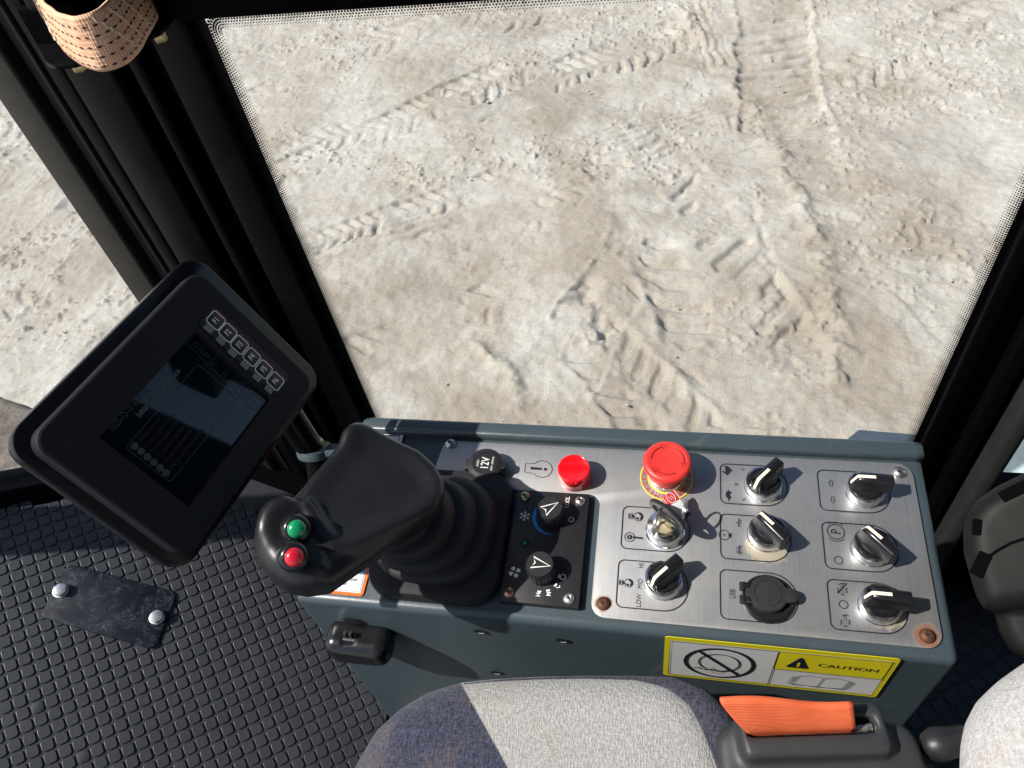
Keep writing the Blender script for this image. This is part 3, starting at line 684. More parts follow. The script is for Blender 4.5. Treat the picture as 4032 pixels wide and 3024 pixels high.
# printed legends ------------------------------------------------
leg = MB(); LZ = .0010
def lpts(P): return np.array([L(p, .0006) for p in P])
def line(P, w=.0008, closed=False, m=0): leg.ribbon(PF, lpts(P), w, LZ, closed, m)
def fill(P, m=0): leg.flat(PF, lpts(P), LZ, m)
def lcirc(c, r, n=24, a0=0, a1=2 * math.pi, w=.0006, m=0):
    q = L(c, .0006); P = circ(r, n, a0, a1, q); leg.ribbon(PF, P, w, LZ, abs(a1 - a0) > 6.28, m)
def boxy(tl, bl, right, m=0):
    a, b = L(tl), L(bl); x0 = (a[0] + b[0]) / 2; x1 = L(right)[0]; hh = a[1] - b[1]
    P = rounded([(x0, b[1]), (x1, b[1]), (x1, a[1]), (x0, a[1])], [.005, hh * .48, hh * .48, .005], 9); leg.ribbon(PF, P, .0009, LZ, True, m)
def flush():
    global leg
    obj('legend', leg, ['ink', 'inkfade', 'plate'], face, None); leg = MB()
UP = math.pi / 2
def ltext(p, body, size, ang=UP, m=0, sx=.8, bold=0.): leg.text(PF.at(*L(p, .0006)), body, size, m, ang, z=LZ, sx=sx, bold=bold)
boxy(z5(865, 262), z5(865, 490), z5(1252, 400))
ltext(z5(997, 293), 'IV', .0046, UP - .55, sx=.7); ltext(z5(959, 380), 'III', .0050, UP, sx=.75); ltext(z5(1003, 468), 'II', .0046, UP + .5, sx=.7); ltext(z5(1112, 485), 'I', .0046, math.pi, sx=.7)
# hare and tortoise
fill([zb4(*p) for p in ((1540, 430), (1565, 432), (1590, 455), (1612, 480), (1617, 490), (1600, 492), (1588, 484), (1590, 500), (1575, 515), (1560, 530), (1545, 532), (1548, 520), (1530, 512), (1508, 496), (1498, 484), (1512, 484), (1532, 496), (1540, 480), (1532, 460))])
fill([zb4(*p) for p in ((1520, 432), (1545, 426), (1548, 436), (1524, 440))])
fill([zb4(*p) for p in ((1572, 685), (1584, 708), (1606, 714), (1606, 724), (1588, 728), (1590, 760), (1604, 768), (1604, 782), (1586, 782), (1580, 810), (1568, 810), (1570, 786), (1550, 772), (1540, 745), (1543, 718), (1556, 704), (1568, 702))])
flush()
boxy(z5(865, 553), z5(865, 810), z5(1272, 690))
# vibration waves
line([zu(*p) for p in ((460, 245), (420, 244), (462, 190), (385, 205), (462, 165), (420, 142))], .0006) ; line([zu(425, 140), zu(425, 246)], .0005)
line([zu(*p) for p in ((470, 606), (430, 606), (474, 585), (388, 590), (474, 565), (388, 572), (474, 542), (388, 548), (474, 518), (388, 525), (474, 500), (430, 495))], .0005); line([zu(432, 494), zu(432, 608)], .0005)
lcirc(zu(238, 356), .0042, 20, w=.0006); line([zu(*p) for p in ((228, 340), (252, 350), (230, 368))], .0007, True)
for k in range(4): line([zu(290 + 11 * k + 6 * math.sin(t), 360 - (14 + 5 * k) * math.cos(t)) for t in np.linspace(.2, 2.9, 7)], .0005)
flush()
boxy(z5(864, 875), z5(864, 1160), z5(1312, 1060)); ltext(z5(937, 1016), 'USB', .0062, sx=.72); flush()
boxy(z5(1428, 298), z5(1442, 530), z5(1846, 440))
# travel arrows
def arrow(cx, cy, up):
    s = -1 if up else 1
    line([zr5(cx + a, cy + s * b) for a, b in ((-9, -22), (9, -22), (9, 4), (20, 4), (0, 24), (-20, 4), (-9, 4))], .00055, True)
arrow(318, 282, True); arrow(330, 402, False)
flush()
boxy(z5(1454, 600), z5(1472, 868), z5(1895, 760))
# park brake
lcirc(zr5(352, 634), .0064, 30, w=.0007); ltext(zr5(354, 634), 'P', .0105, UP, sx=.85)
for a0 in (-2.4, .7): lcirc(zr5(352, 634), .0083, 14, a0 + 0.02 + .06, a0 + 1.6, .0006)
lcirc(zr5(372, 841), .0031, 20, w=.0006); flush()
boxy(z5(1484, 932), z5(1504, 1220), z5(1950, 1120)); lcirc(zr5(408, 1163), .0031, 20, w=.0006)
def spray(cx, cy, off):
    f = lambda x, y: zr5(cx + x, cy + y)
    for bx in (-14, 14):
        line([f(bx + 13 * math.cos(t) + (6 if bx < 0 else -2), -20 + 12 * math.sin(t)) for t in np.linspace(3.0, 6.2, 8)], .0006)
    line([f(-30, 2), f(-30, 40)], .0006); line([f(32, 2), f(32, 40)], .0006)
    for a in (-18, -4, 10, 22):
        for b in (8, 22, 34): fill([f(a + 3 * math.cos(t), b + 2.6 * math.sin(t)) for t in np.linspace(0, 6.28, 7)])
    for a in (-6, 8): line([f(a, 44), f(a + 1, 56)], .0007); line([f(a, -12), f(a, -2)], .0006)
    if off: line([f(-34, 42), f(32, -32)], .0009)
spray(398, 1040, True); spray(420, 1270, False); flush()
def engine(z, cx, cy, s):
    f = lambda x, y: z(cx + x * s, cy + y * s)
    line([f(-.62, -.35)] + [f(-1.12, -.38), f(-1.15, .22), f(-.55, .26)], .0006)
    c = [f(.07 + .55 * math.cos(t), .02 + .52 * math.sin(t)) for t in np.linspace(-2.5, 2.65, 26)]; line(c, .0006)
    fill([f(-.8, -.26), f(-.45, -.24), f(-.47, .16), f(-.82, .14)]); line([f(-1.0, -.26), f(-1.02, .14)], .0004); line([f(-.95, -.26), f(-.97, .14)], .0003)
    line([f(-.45, .05), f(-.05, .30)], .0009); fill([f(.0 + .13 * math.cos(t), .28 + .13 * math.sin(t)) for t in np.linspace(0, 6.28, 12)])
    lp2 = [f(-.02, .28), f(-.02, .08)]; line(lp2, .0009)
    line([f(.12 + .36 * math.cos(t), .02 + .36 * math.sin(t)) for t in np.linspace(-1.3, 1.15, 12)], .0016); fill([f(.0, -.36), f(.32, -.5), f(.30, -.16)])
boxy(z5(303, 508), z5(286, 752), z5(686, 650)); engine(zb4, 585, 980, 88)
# ignition key symbol
lcirc(z6(450, 435), .0040, 22); fill([z6(450 + 40 * math.cos(t), 435 + 38 * math.sin(t)) for t in np.linspace(0, 6.28, 20)])
fill([z6(*p) for p in ((500, 425), (560, 428), (575, 436), (590, 430), (605, 440), (620, 434), (640, 440), (655, 452), (640, 468), (500, 448))])
leg.ribbon(PF, lpts([z6(438, 412), z6(455, 432), z6(440, 438), z6(462, 460)]), .0009, LZ + .0003, False, 2)
flush()
boxy(z5(276, 818), z5(258, 1092), z5(677, 980)); engine(z6, 425, 1115, 115)
ltext(z5(405, 852), 'HI', .0054, sx=.85); ltext(z5(400, 957), 'MID', .0054, sx=.85); ltext(z5(392, 1055), 'LOW', .0054, sx=.85); flush()
# engine warning symbol
e4 = lambda x, y: z4(x, y)
line([e4(1822, 436), e4(1770, 433), e4(1762, 490), e4(1812, 496)], .0005)
line([e4(1872 + 62 * math.cos(t), 470 + 52 * math.sin(t)) for t in np.linspace(-2.45, 2.6, 26)], .0005)
fill([e4(1800, 456), e4(1870, 463), e4(1868, 476), e4(1800, 472)]); fill([e4(1884, 463), e4(1902, 465), e4(1900, 480), e4(1883, 478)])
flush()

# rotary selectors ------------------------------------------------
def selector(p, ang, label):
    f = PF.at(*L(p, .0095), .0006)
    mb = MB(); mb.lathe(f, [(.0152, 0), (.0152, .0015), (.0146, .0022), (.0146, .0095), (.0140, .0104), (.0127, .0106), (.0124, .0098), (.0, .0098)], 48)
    b = obj('selector_switch', mb, 'chrome', con, 35, label=label)
    g = Fr(f.o, f.x * math.cos(ang) + f.y * math.sin(ang), -f.x * math.sin(ang) + f.y * math.cos(ang))
    k = MB(); k.lathe(g, [(.0120, .0095), (.0120, .0112), (.0114, .0120), (.0, .0121)], 40)
    # finger bar: pointer end at +x, tail overhangs the ring
    def sec(x, w, zt): return [g.pt(x, -w * 1.25, .0115), g.pt(x, -w, zt - .0012), g.pt(x, -w + .0012, zt), g.pt(x, w - .0012, zt), g.pt(x, w, zt - .0012), g.pt(x, w * 1.25, .0115)]
    k.rings([sec(-.0176, .0036, .0235), sec(-.0168, .0044, .0252), sec(-.008, .0044, .0256), sec(.002, .0042, .0256), sec(.0085, .0038, .0250), sec(.0096, .0036, .0240), sec(.0130, .0032, .0132)])
    # curved flank towards the disc
    k.rings([[g.pt(x, s_ * (.0040 + .0052 * math.cos(x / .013 * 1.45) * q), .0117 + (1 - q) ** 1.8 * .0105) for q in np.linspace(0, 1, 6)] + [g.pt(x, s_ * .0038, .0116)] for x in np.linspace(-.0125, .0118, 9) for s_ in (1,)])
    k.rings([[g.pt(x, -(.0040 + .0052 * math.cos(x / .013 * 1.45) * q), .0117 + (1 - q) ** 1.8 * .0105) for q in np.linspace(0, 1, 6)] + [g.pt(x, -.0038, .0116)] for x in np.linspace(.0118, -.0125, 9)])
    obj('knob', k, 'blackgloss', b, 45)
    t = MB(); w = .0013
    t.add([g.pt(-.0035, -w, .0259), g.pt(.0085, -w, .0254), g.pt(.0085, w, .0254), g.pt(-.0035, w, .0259)], [(0, 1, 2, 3)])
    t.add([g.pt(.0085, -w, .0254), g.pt(.0100, -w, .0243), g.pt(.0100, w, .0243), g.pt(.0085, w, .0254)], [(0, 1, 2, 3)])
    t.add([g.pt(.0100, -w, .0243), g.pt(.0131, -w * .9, .0142), g.pt(.0131, w * .9, .0142), g.pt(.0100, w, .0243)], [(0, 1, 2, 3)])
    obj('pointer_mark', t, 'cream', b, None); return b
selector(z5(1117, 365), R_(228), 'black selector on the speed legend with hare and tortoise')
selector(z5(1137, 648), R_(133), 'black selector with dusty ring at the vibration legend')
selector(z5(1713, 395), R_(178), 'black selector pointing left beside the two outlined arrows')
selector(z5(1750, 730), R_(133), 'black selector at the circled P parking brake legend')
selector(z5(1800, 1065), R_(178), 'black selector with rust specks at the water spray legend')
selector(z5(533, 925), R_(226), 'black selector at the LOW MID HI legend')
# key switch and key
ki = L(z5(545, 625), .010); f = PF.at(ki[0], ki[1], .0006)
mb = MB(); mb.lathe(f, [(.0160, 0), (.0160, .001), (.0148, .002), (.0148, .0100), (.0142, .0112), (.0098, .0126), (.0088, .0112), (.0085, .0090), (.0, .0090)], 48)
ks = obj('key_switch', mb, 'chrome', con, 35)
mb = MB(); mb.lathe(f, [(.0078, .0088), (.0078, .0128), (.0072, .0134), (.0, .0134)], 32); obj('lock_barrel', mb, 'brass', ks, 35)
mb = MB(); mb.box(PF.at(*L(z5(597, 716), 0), .0006), (-.0028, -.0012, .002), (.0028, .0012, .0060)); obj('latch_slot', mb, 'black', ks, 30)
key = thing('ignition_key', f.pt(0, 0, .0134), 'ignition key with black oval bow standing in the lock, ring and red tag on it', 'key')
ka = R_(-38); kf = Fr(f.pt(.0012, .0008, .0134), f.x * math.cos(ka) + f.y * math.sin(ka), f.z)   # key plane: x across, y up
mb = MB(); th = np.linspace(0, 2 * math.pi, 40, endpoint=False)
def oval(rx, ry, cy, zz): return kf.pts(np.c_[rx * np.cos(th), cy + ry * np.sin(th), np.full(40, zz)])
ry, cy_ = .0105, .0165
mb.rings([oval(.0172, ry, cy_, -.0018), oval(.0180, ry + .0006, cy_, 0), oval(.0172, ry, cy_, .0018), oval(.0135, ry - .0037, cy_, .0020), oval(.0128, ry - .0044, cy_, 0), oval(.0135, ry - .0037, cy_, -.0020), oval(.0172, ry, cy_, -.0018)], 0, False, False)
mb.box(kf, (-.0128, .010, -.0009), (.0128, .0155, .0009)); mb.box(kf, (-.0128, .0172, -.0009), (.006, .0205, .0009))
mb.box(kf, (-.006, .001, -.0019), (.006, .0085, .0019), 0, .0006); obj('bow', mb, 'black', key, 40)
mb = MB(); mb.box(kf, (-.0038, -.003, -.0010), (.0038, .0012, .0010)); obj('blade', mb, 'steel', key, 30)
def ringpts(c, u, v, r, n=36): return [np.asarray(c) + u * r * math.cos(t) + v * r * math.sin(t) for t in np.linspace(0, 2 * math.pi, n, endpoint=False)]
mb = MB(); rc = kf.pt(-.0030, .0125, .0095)
ru = nrm(kf.x * .35 + kf.z * .9); rv = nrm(np.cross(nrm(np.cross(ru, f.z)), ru)); 
for s_ in (-.0005, .0005): mb.tube(ringpts(rc + kf.x * s_, ru, rv, .0102), .00055, 8, 0, True)
obj('split_ring', mb, 'steel', key, 60)
mb = MB(); rc2 = kf.pt(.0075, .0175, -.0115); ru2 = nrm(kf.z * .8 + kf.x * .35); rv2 = nrm(f.z)
for s_ in (-.0005, .0005): mb.tube(ringpts(rc2 + kf.x * s_, ru2, rv2, .0080), .00055, 8, 0, True)
obj('split_ring', mb, 'steel', key, 60)
# tag: a folded strip, red face with a pale ring emblem, hanging behind the bow
ta, tbp = hit(zb4(905, 730), PF.pt(0, 0, .022), PN), hit(zb4(1085, 975), PF.pt(0, 0, .016), PN); td = nrm(tbp - ta); tw = nrm(np.cross(PN, td)); TG = Fr(ta, td, tw)
Lt = np.linalg.norm(tbp - ta)
mb = MB(); mb.box(TG, (0, -.0062, -.0012), (Lt * .42, .0062, .0012), 0, .0005); mb.box(TG, (Lt * .40, -.0058, -.0010), (Lt, .0058, .0010), 1, .0004)
mb.ribbon(TG, np.c_[Lt * .2 + .0045 * np.cos(th), .0033 * np.sin(th)], .0006, .0016, True, 1); mb.ribbon(TG, [(Lt * .2 - .002, -.0015), (Lt * .2 + .002, -.0005), (Lt * .2 - .002, .0008), (Lt * .2 + .002, .0018)], .0006, .0016, False, 1)
mb.ribbon(TG, [(0.0005, -.0058), (Lt * .41, -.0058)], .0006, .0016, False, 1); mb.ribbon(TG, [(0.0005, .0058), (Lt * .41, .0058)], .0006, .0016, False, 1)
mb.tube([TG.pt(Lt, -.0055, 0), TG.pt(Lt + .001, 0, 0.0006), TG.pt(Lt, .0055, 0)], .0024, 8, 2); obj('tag', mb, ['redprint', 'labelwhite', 'black'], key, 40)
# emergency stop
es = L(z5(552, 345)); f = PF.at(es[0], es[1], .0006); mb = MB()
mb.lathe(f, [(.0224, 0), (.0224, .0006), (.0, .0006)], 60, 0)
for r in (.0219, .0155): mb.ribbon(f, circ(r, 60), .0010, .0010, True, 1)
def arc_text(fr, body, r, a_start, size, m, z=.0011, sgn=-1, sx=.9, step=None):
    for i, ch in enumerate(body):
        a = a_start + sgn * i * step
        g = Fr(fr.pt(r * math.cos(a), r * math.sin(a)), fr.x * math.cos(a - math.pi / 2) + fr.y * math.sin(a - math.pi / 2), fr.x * math.cos(a) + fr.y * math.sin(a))
        if sgn > 0: g = Fr(g.o, -g.x, -g.y)
        mb.text(g, ch, size, m, 0, z=z, sx=sx)
arc_text(f, 'EMERGENCY STOP', .0187, R_(262), .0060, 2, step=R_(15))
arc_text(f, '\u7d27\u6025\u505c\u6b62', .0187, R_(-50), .0054, 2, sgn=1, step=R_(21))
est = obj('emergency_stop', mb, ['plate', 'yellow', 'redprint'], con, 30)
mb = MB(); mb.lathe(f, [(.0150, .0006), (.0150, .006), (.0144, .007), (.0, .007)], 40); obj('collar', mb, 'chrome', est, 35)
ZK = .76; kn = lambda i, r, z: 1 + (.018 * (i % 2)) * (abs(z / ZK - .0345) < .0025)
mb = MB(); mb.lathe(f, [(r_, z_ * ZK) for r_, z_ in [(.0135, .009), (.0140, .020), (.0152, .0265), (.0190, .0315), (.0196, .0330), (.0199, .0345), (.0198, .0360), (.0188, .0385), (.0165, .0398), (.0155, .0396), (.0140, .0390), (.0, .0388)]], 120, 0, kn)
for k in range(3):
    a0 = R_(60 + 120 * k); a1 = a0 - R_(72); P = circ(.0135, 14, a0, a1); w = np.full(14, .0)
    mb.ribbon(f, P, .0007, .0402 * ZK, False, 1)
    e0 = np.array([math.cos(a1), math.sin(a1)]); t0 = np.array([e0[1], -e0[0]])
    mb.ribbon(f, [e0 * .0135 - t0 * .001 + e0 * .0022, e0 * .0135 + t0 * .0045, e0 * .0135 - t0 * .001 - e0 * .0022], .0007, .0403 * ZK, True, 1)
obj('mushroom_cap', mb, ['redcap', 'reddark'], est, 40)
# red lamp
wl = L(z4(2076, 520), .002); f = PF.at(wl[0], wl[1], .0006); mb = MB()
mb.lathe(f, [(.0138, 0), (.0138, .0075), (.0141, .008), (.0141, .0155), (.0137, .0172), (.0128, .0178), (.0122, .0174), (.0, .0176)], 96, 0, lambda i, r, z: 1 + .012 * (i % 2) * (z < .0076) * (z > .0001))
obj('warning_lamp', mb, 'redlens', con, 40, label='red round warning lamp lens')
# 12 V socket
sk = L(z4(1527, 470), .004); f = PF.at(sk[0], sk[1], .0006); mb = MB()
mb.lathe(f, [(.0163, 0), (.0163, .002), (.0150, .003), (.0150, .0075), (.0158, .0085), (.0160, .0120), (.0155, .0132), (.0110, .0142), (.0106, .0136), (.0, .0136)], 56)
mb.prism(f, rounded([(.010, -.006), (.0195, -.0035), (.0195, .0035), (.010, .006)], .003, 4), .0095, .0130, 0, .0008); mb.box(f, (-.0185, -.005, .004), (-.013, .005, .011), 0, .001)
sock = obj('power_socket', mb, 'black', con, 40, label='black capped socket marked 12V')
mb = MB(); g = f.at(.0005, 0, .0137); mb.text(g, '12V', .0100, 0, UP, z=.0002, sx=.78, bold=.00012); g2 = f.at(-.0062, 0, .0137); mb.text(g2, 'AV01', .0032, 0, UP, z=.0002); g3 = f.at(.0068, 0, .0137); mb.text(g3, '3001-300045', .0027, 0, UP, z=.0002)
obj('socket_text', mb, 'white', sock, None)
# USB socket
us = L(zu(815, 1160), .006); f = PF.at(us[0], us[1], .0006); mb = MB()
mb.lathe(f, [(.0192, 0), (.0192, .0015), (.0184, .0035), (.0176, .0042), (.0168, .0040), (.0, .0040)], 60)
for s_ in (-1, 1):
    q = f.at(-.0185, s_ * .0052 + .0008, .0065); mb.tube([q.pt(0, -.0028), q.pt(0, .0028)], .0030, 14); mb.box(f, (-.0178, s_ * .0052 - .0018, .003), (-.0118, s_ * .0052 + .0034, .0090), 0, .0008)
usb = obj('usb_socket', mb, 'blackgloss', con, 40, label='black hinged socket cover at the USB legend')
mb = MB(); g = f.at(-.0003, .0012, 0)
mb.lathe(g, [(.0142, .0040), (.0142, .0085), (.0136, .0093), (.0104, .0094), (.0102, .0089), (.0097, .0089), (.0095, .0094), (.0, .0095)], 56)
mb.prism(g, rounded([(.011, -.0065), (.0200, -.0048), (.0225, .0), (.0200, .0048), (.011, .0065)], [.001, .0045, .004, .0045, .001], 5), .0060, .0092, 0, .0008)
mb.box(g, (-.0165, -.0085, .0060), (-.0105, .0065, .0090), 0, .0008)
tz = .0097; mb.ribbon(g, [(0, -.0075), (0, .0060)], .0010, tz); mb.ribbon(g, [(0, -.003), (.0034, 0), (.0034, .0022)], .0009, tz); mb.ribbon(g, [(0, -.0045), (-.0034, -.0015), (-.0034, .0010)], .0009, tz)
mb.flat(g, circ(.0015, 12, c=(0, -.0075)), tz); mb.flat(g, [(-.0014, .0055), (.0014, .0055), (0, .0080)], tz)
obj('socket_lid', mb, 'rubber', usb, 40)

# climate panel ------------------------------------------------
ca, cb_, cc, cd_ = L(zb5(382, 212), .005), L(zb5(1172, 272), .005), L(zb5(1040, 1500), .005), L(zb5(178, 1430), .005)
cx0 = (ca[0] + cd_[0]) / 2; cx1 = (cb_[0] + cc[0]) / 2; cy1 = (ca[1] + cb_[1]) / 2; cy0 = (cc[1] + cd_[1]) / 2
mb = MB(); mb.prism(PF, [(cx0, cy0), (cx1, cy0), (cx1, cy1), (cx0, cy1)], -.001, .0050, 0, .0008)
clim = obj('climate_panel', mb, 'black', con, 30, label='black heater and fan control panel')
zc_ = .0050; lc = lambda p: PF.px(zb5(*p), zc_)
cm = MB()
def ctext(p, b, s, ang=UP, bold=.0001, sx=.9): cm.text(PF.at(*lc(p), zc_), b, s, 0, ang, z=.0003, bold=bold, sx=sx)
ctext((925, 355), 'COOL', .0052, sx=.72); cm.ribbon(PF, circ(.0020, 16, c=lc((966, 543))) , .0007, zc_ + .0003, True)
obj('cooling_print', cm, 'white', clim, None); cm = MB()
q = lc((460, 505))
for k in range(6):
    a = k * math.pi / 3 + .5; u = np.array([math.cos(a), math.sin(a)]); cm.ribbon(PF, [q, q + u * .0046], .0006, zc_ + .0003)
    for s_ in (-1, 1): b_ = a + s_ * .75; cm.ribbon(PF, [q + u * .0027, q + u * .0027 + .0017 * np.array([math.cos(b_), math.sin(b_)])], .0005, zc_ + .0003)
obj('snowflake_print', cm, 'white', clim, None); cm = MB(); ctext((825, 1275), 'L', .0046, UP + .25); ctext((722, 1352), 'M', .0050); ctext((608, 1360), 'H', .0050); cm.ribbon(PF, circ(.0022, 16, c=lc((876, 1168))), .0007, zc_ + .0003, True)
for (p, a) in (((822, 1160), 0), ((788, 1250), -.6), ((712, 1305), -1.3), ((620, 1318), -1.6)):
    q = lc(p); cm.flat(PF, circ(.0017, 9, a - 1.57, a + 1.57, q), zc_ + .0003)
q = lc((350, 1113))
for k in range(4):
    a = k * math.pi / 2 + .3; P = [q + r * np.array([math.cos(a + t), math.sin(a + t)]) for r, t in ((.0008, 0), (.0032, -.35), (.0049, -.15), (.0050, .35), (.0040, .75), (.0020, .5))]; cm.flat(PF, P, zc_ + .0003)
obj('fan_print', cm, 'white', clim, None)
d1, d2 = PF.px(zb5(728, 415), .022), PF.px(zb5(622, 1030), .021)
mb = MB(); a = np.linspace(R_(85), R_(290), 30); outer = np.c_[d1[0] + .0162 * np.cos(a), d1[1] + .0162 * np.sin(a)]; tt = np.linspace(0, 1, 30); rin = .0162 - .0030 * np.sin(tt * math.pi); inner = np.c_[d1[0] + rin * np.cos(a), d1[1] + rin * np.sin(a)]
n_ = 30; mb.add(PF.pts(np.c_[np.vstack([outer, inner]), np.full(60, zc_ + .0003)]), [(i, i + 1, n_ + i + 1, n_ + i) for i in range(n_ - 1)]); obj('cooling_scale', mb, 'blueprint', clim, None)
for (c, ang, rr) in ((d1, R_(38), .0108), (d2, R_(-8), .0112)):
    f = PF.at(c[0], c[1], zc_); mb = MB()
    mb.lathe(f, [(rr * 1.02, .0), (rr * 1.02, .010), (rr * .99, .0155), (rr * .93, .0172), (0, .0172)], 88, 0, lambda i, r, z: 1 + .035 * ((i // 2) % 2) * (z < .0156))
    g = f.at(0, 0, 0, ang); s = rr
    mb.ribbon(g, [(s * .78, 0), (-s * .55, s * .42), (-s * .32, 0), (-s * .55, -s * .42)], .0012, .0176, True, 1)
    obj('dial', mb, ['black', 'white'], clim, 35)
for p, k in (((460, 290), 'zinc'), ((1062, 342), 'steel'), ((290, 1335), 'copper'), ((942, 1405), 'galv')):
    c = lc(p); screw(PF.at(c[0], c[1], zc_), .0046, k, clim)
c = lc((463, 803)); f = PF.at(c[0], c[1], zc_); mb = MB(); mb.lathe(f, [(.0040, .0002), (.0040, .0004), (.0, .0004)], 24, 0); mb.lathe(f, [(.0016, .0004), (.0014, .0014), (0, .0018)], 16, 1)
obj('indicator', mb, ['seal', 'green'], clim, 40)

# labels on the console ------------------------------------------------
FFc = Fr(np.array([0, CY0 - .0012, H]), (1, 0, 0), (0, 0, 1))     # front face frame: x right, y up
zl = lambda x, y: (2600 + x * .49729, 2450 + y * .49729)
lf = lambda x, y: FFc.px(zl(x, y))
q = [lf(40, 98), lf(1912, 300), lf(1690, 600), lf(20, 402)]
x0, x1 = (q[0][0] + q[3][0]) / 2, (q[1][0] + q[2][0]) / 2; yt = (q[0][1] + q[1][1]) / 2; yb = (q[2][1] + q[3][1]) / 2
mb = MB(); mb.prism(FFc, rounded([(x0, yb), (x1, yb), (x1, yt), (x0, yt)], .003, 4), 0, .0004, 0)
wdt, hgt = x1 - x0, yt - yb; U = lambda u, v: (x0 + u * wdt, yb + v * hgt)
caut = obj('caution_label', mb, 'labelyellow', con, 30, label='yellow and white CAUTION label on the console front')
mb = MB(); z_ = .0007; mb.flat(FFc, [U(.025, .07), U(.975, .07), U(.975, .93), U(.025, .93)], z_, 0); mb.flat(FFc, [U(.5, .50), U(.973, .50), U(.973, .928), U(.5, .928)], z_ + .0003, 1)
for P in ([U(.025, .07), U(.975, .07), U(.975, .93), U(.025, .93), U(.025, .07)], [U(.5, .07), U(.5, .93)], [U(.5, .5), U(.975, .5)]): mb.ribbon(FFc, P, .0007, z_ + .0006, False, 2)
cxy = np.array(U(.255, .49)); rx = .155 * wdt; ry = .36 * hgt
el = lambda a, b, n=40: np.c_[cxy[0] + a * np.cos(np.linspace(0, 6.2832, n, endpoint=False)), cxy[1] + b * np.sin(np.linspace(0, 6.2832, n, endpoint=False))]
mb.ribbon(FFc, el(rx, ry), .0028, z_ + .0006, True, 2); mb.ribbon(FFc, el(rx * .60, ry * .60) + [0, .001], .0012, z_ + .0006, True, 2)
mb.ribbon(FFc, [cxy + [-rx * .62, ry * .72], cxy + [rx * .66, -ry * .72]], .0030, z_ + .0007, False, 2); mb.flat(FFc, circ(.0016, 10, c=cxy + [0, .001]), z_ + .0008, 2)
hm = [cxy + [(-.72 + i * .072) * rx, -ry * (.46 + .06 * (i % 2)) + .06 * ry * math.sin(i)] for i in range(19)]; mb.ribbon(FFc, hm, .0012, z_ + .0006, False, 2); mb.ribbon(FFc, el(rx * .18, ry * .1, 14) + [0, -ry * .62], .0004, z_ + .0006, True, 2)
mb.prism(FFc, rounded([U(.548, .58), U(.652, .58), U(.605, .86)], .0014, 4), z_, z_ + .0006, 2); mb.text(FFc.at(*U(.6, .67)), '!', .0105, 1, 0, z=z_ + .0010, bold=.0005)
mb.text(FFc.at(*U(.81, .70)), 'CAUTION', .0088, 2, 0, z=z_ + .0007, sx=1.08)
for k in (0, 1, 2): d_ = .012 * k; mb.ribbon(FFc, [U(.625 - d_, .38 - d_), U(.607 - d_, .14 + d_ * 1.2), U(.72, .15 - d_ * .6), U(.83 + d_, .14 + d_ * 1.2), U(.848 + d_, .38 - d_)], .0006, z_ + .0006, False, 2)
mb.ribbon(FFc, [U(.625, .38), U(.68, .42), U(.735, .38), U(.79, .42), U(.848, .38)], .0006, z_ + .0006, False, 2); mb.ribbon(FFc, [U(.735, .38), U(.722, .155)], .0006, z_ + .0006, False, 2)
obj('label_print', mb, ['labelwhite', 'labelyellow', 'ink'], caut, None)
# orange framed label by the stick
zj = lambda x, y: (1000 + x / 2.074, 1600 + y / 2.074)
c2_ = L(zj(880, 1552)); c1_ = L(zj(924, 1300)); xo = (c1_[0] + c2_[0]) / 2 + .002; yo = c2_[1]
lw = min(.078, xo - XL - .010); mb = MB(); mb.prism(PF, rounded([(xo - lw, yo), (xo, yo), (xo, yo + .060), (xo - lw, yo + .060)], .003, 4), -.0006, -.0001, 0)
mb.flat(PF, [(xo - lw + .0025, yo + .0025), (xo - .0025, yo + .0025), (xo - .0025, yo + .0575), (xo - lw + .0025, yo + .0575)], .0002, 1)
mb.ribbon(PF, [(xo - lw + .0035, yo + .0035), (xo - .0035, yo + .0035), (xo - .0035, yo + .0565)], .0004, .0004, False, 2)
for b_, p in (('measures', (912, 1346)), ('stop button', (847, 1417)), ('in an', (758, 1448))): mb.text(PF.at(*L(zj(*p))), b_, .0046, 2, 0, 'RIGHT', .0005, sx=.9)
obj('warning_label', mb, ['orange', 'paper', 'ink'], con, None, label='white label with orange border beside the control stick')
c = L(zj(1222, 224)); mb = MB(); mb.prism(PF, rounded([(c[0] - .05, c[1] - .03), (c[0], c[1] - .03), (c[0], c[1]), (c[0] - .05, c[1])], .002, 4), -.0006, 0.0, 0); mb.ribbon(PF, [(c[0] - .046, c[1] - .0028), (c[0] - .0032, c[1] - .0028), (c[0] - .0032, c[1] - .028)], .0009, .0004, False, 1)
obj('data_label', mb, ['paper', 'ink'], con, None, label='pale label with thin black frame at the console rail')
# holes in the front face
zh = lambda x, y: (1200 + x / 1.8433, 2350 + y / 1.8433)
for p in ((1265, 250), (1862, 315), (1383, 548), (1917, 610)):
    c = FFc.px(zh(*p)); f = FFc.at(c[0], c[1]); mb = MB(); mb.flat(f, [(.0046 * math.cos(t), .0040 * math.sin(t)) for t in np.linspace(0, 6.28, 20)], .0004, 0)
    mb.flat(f, [(.0014 + .0030 * math.cos(t), -.0012 + .0015 * math.sin(t)) for t in np.linspace(3.4, 6.6, 10)], .0008, 1); obj('bolt_hole', mb, ['seal', 'white'], con, None)  # holes painted flat: dark disc as shaded inside, white crescent as lit edge

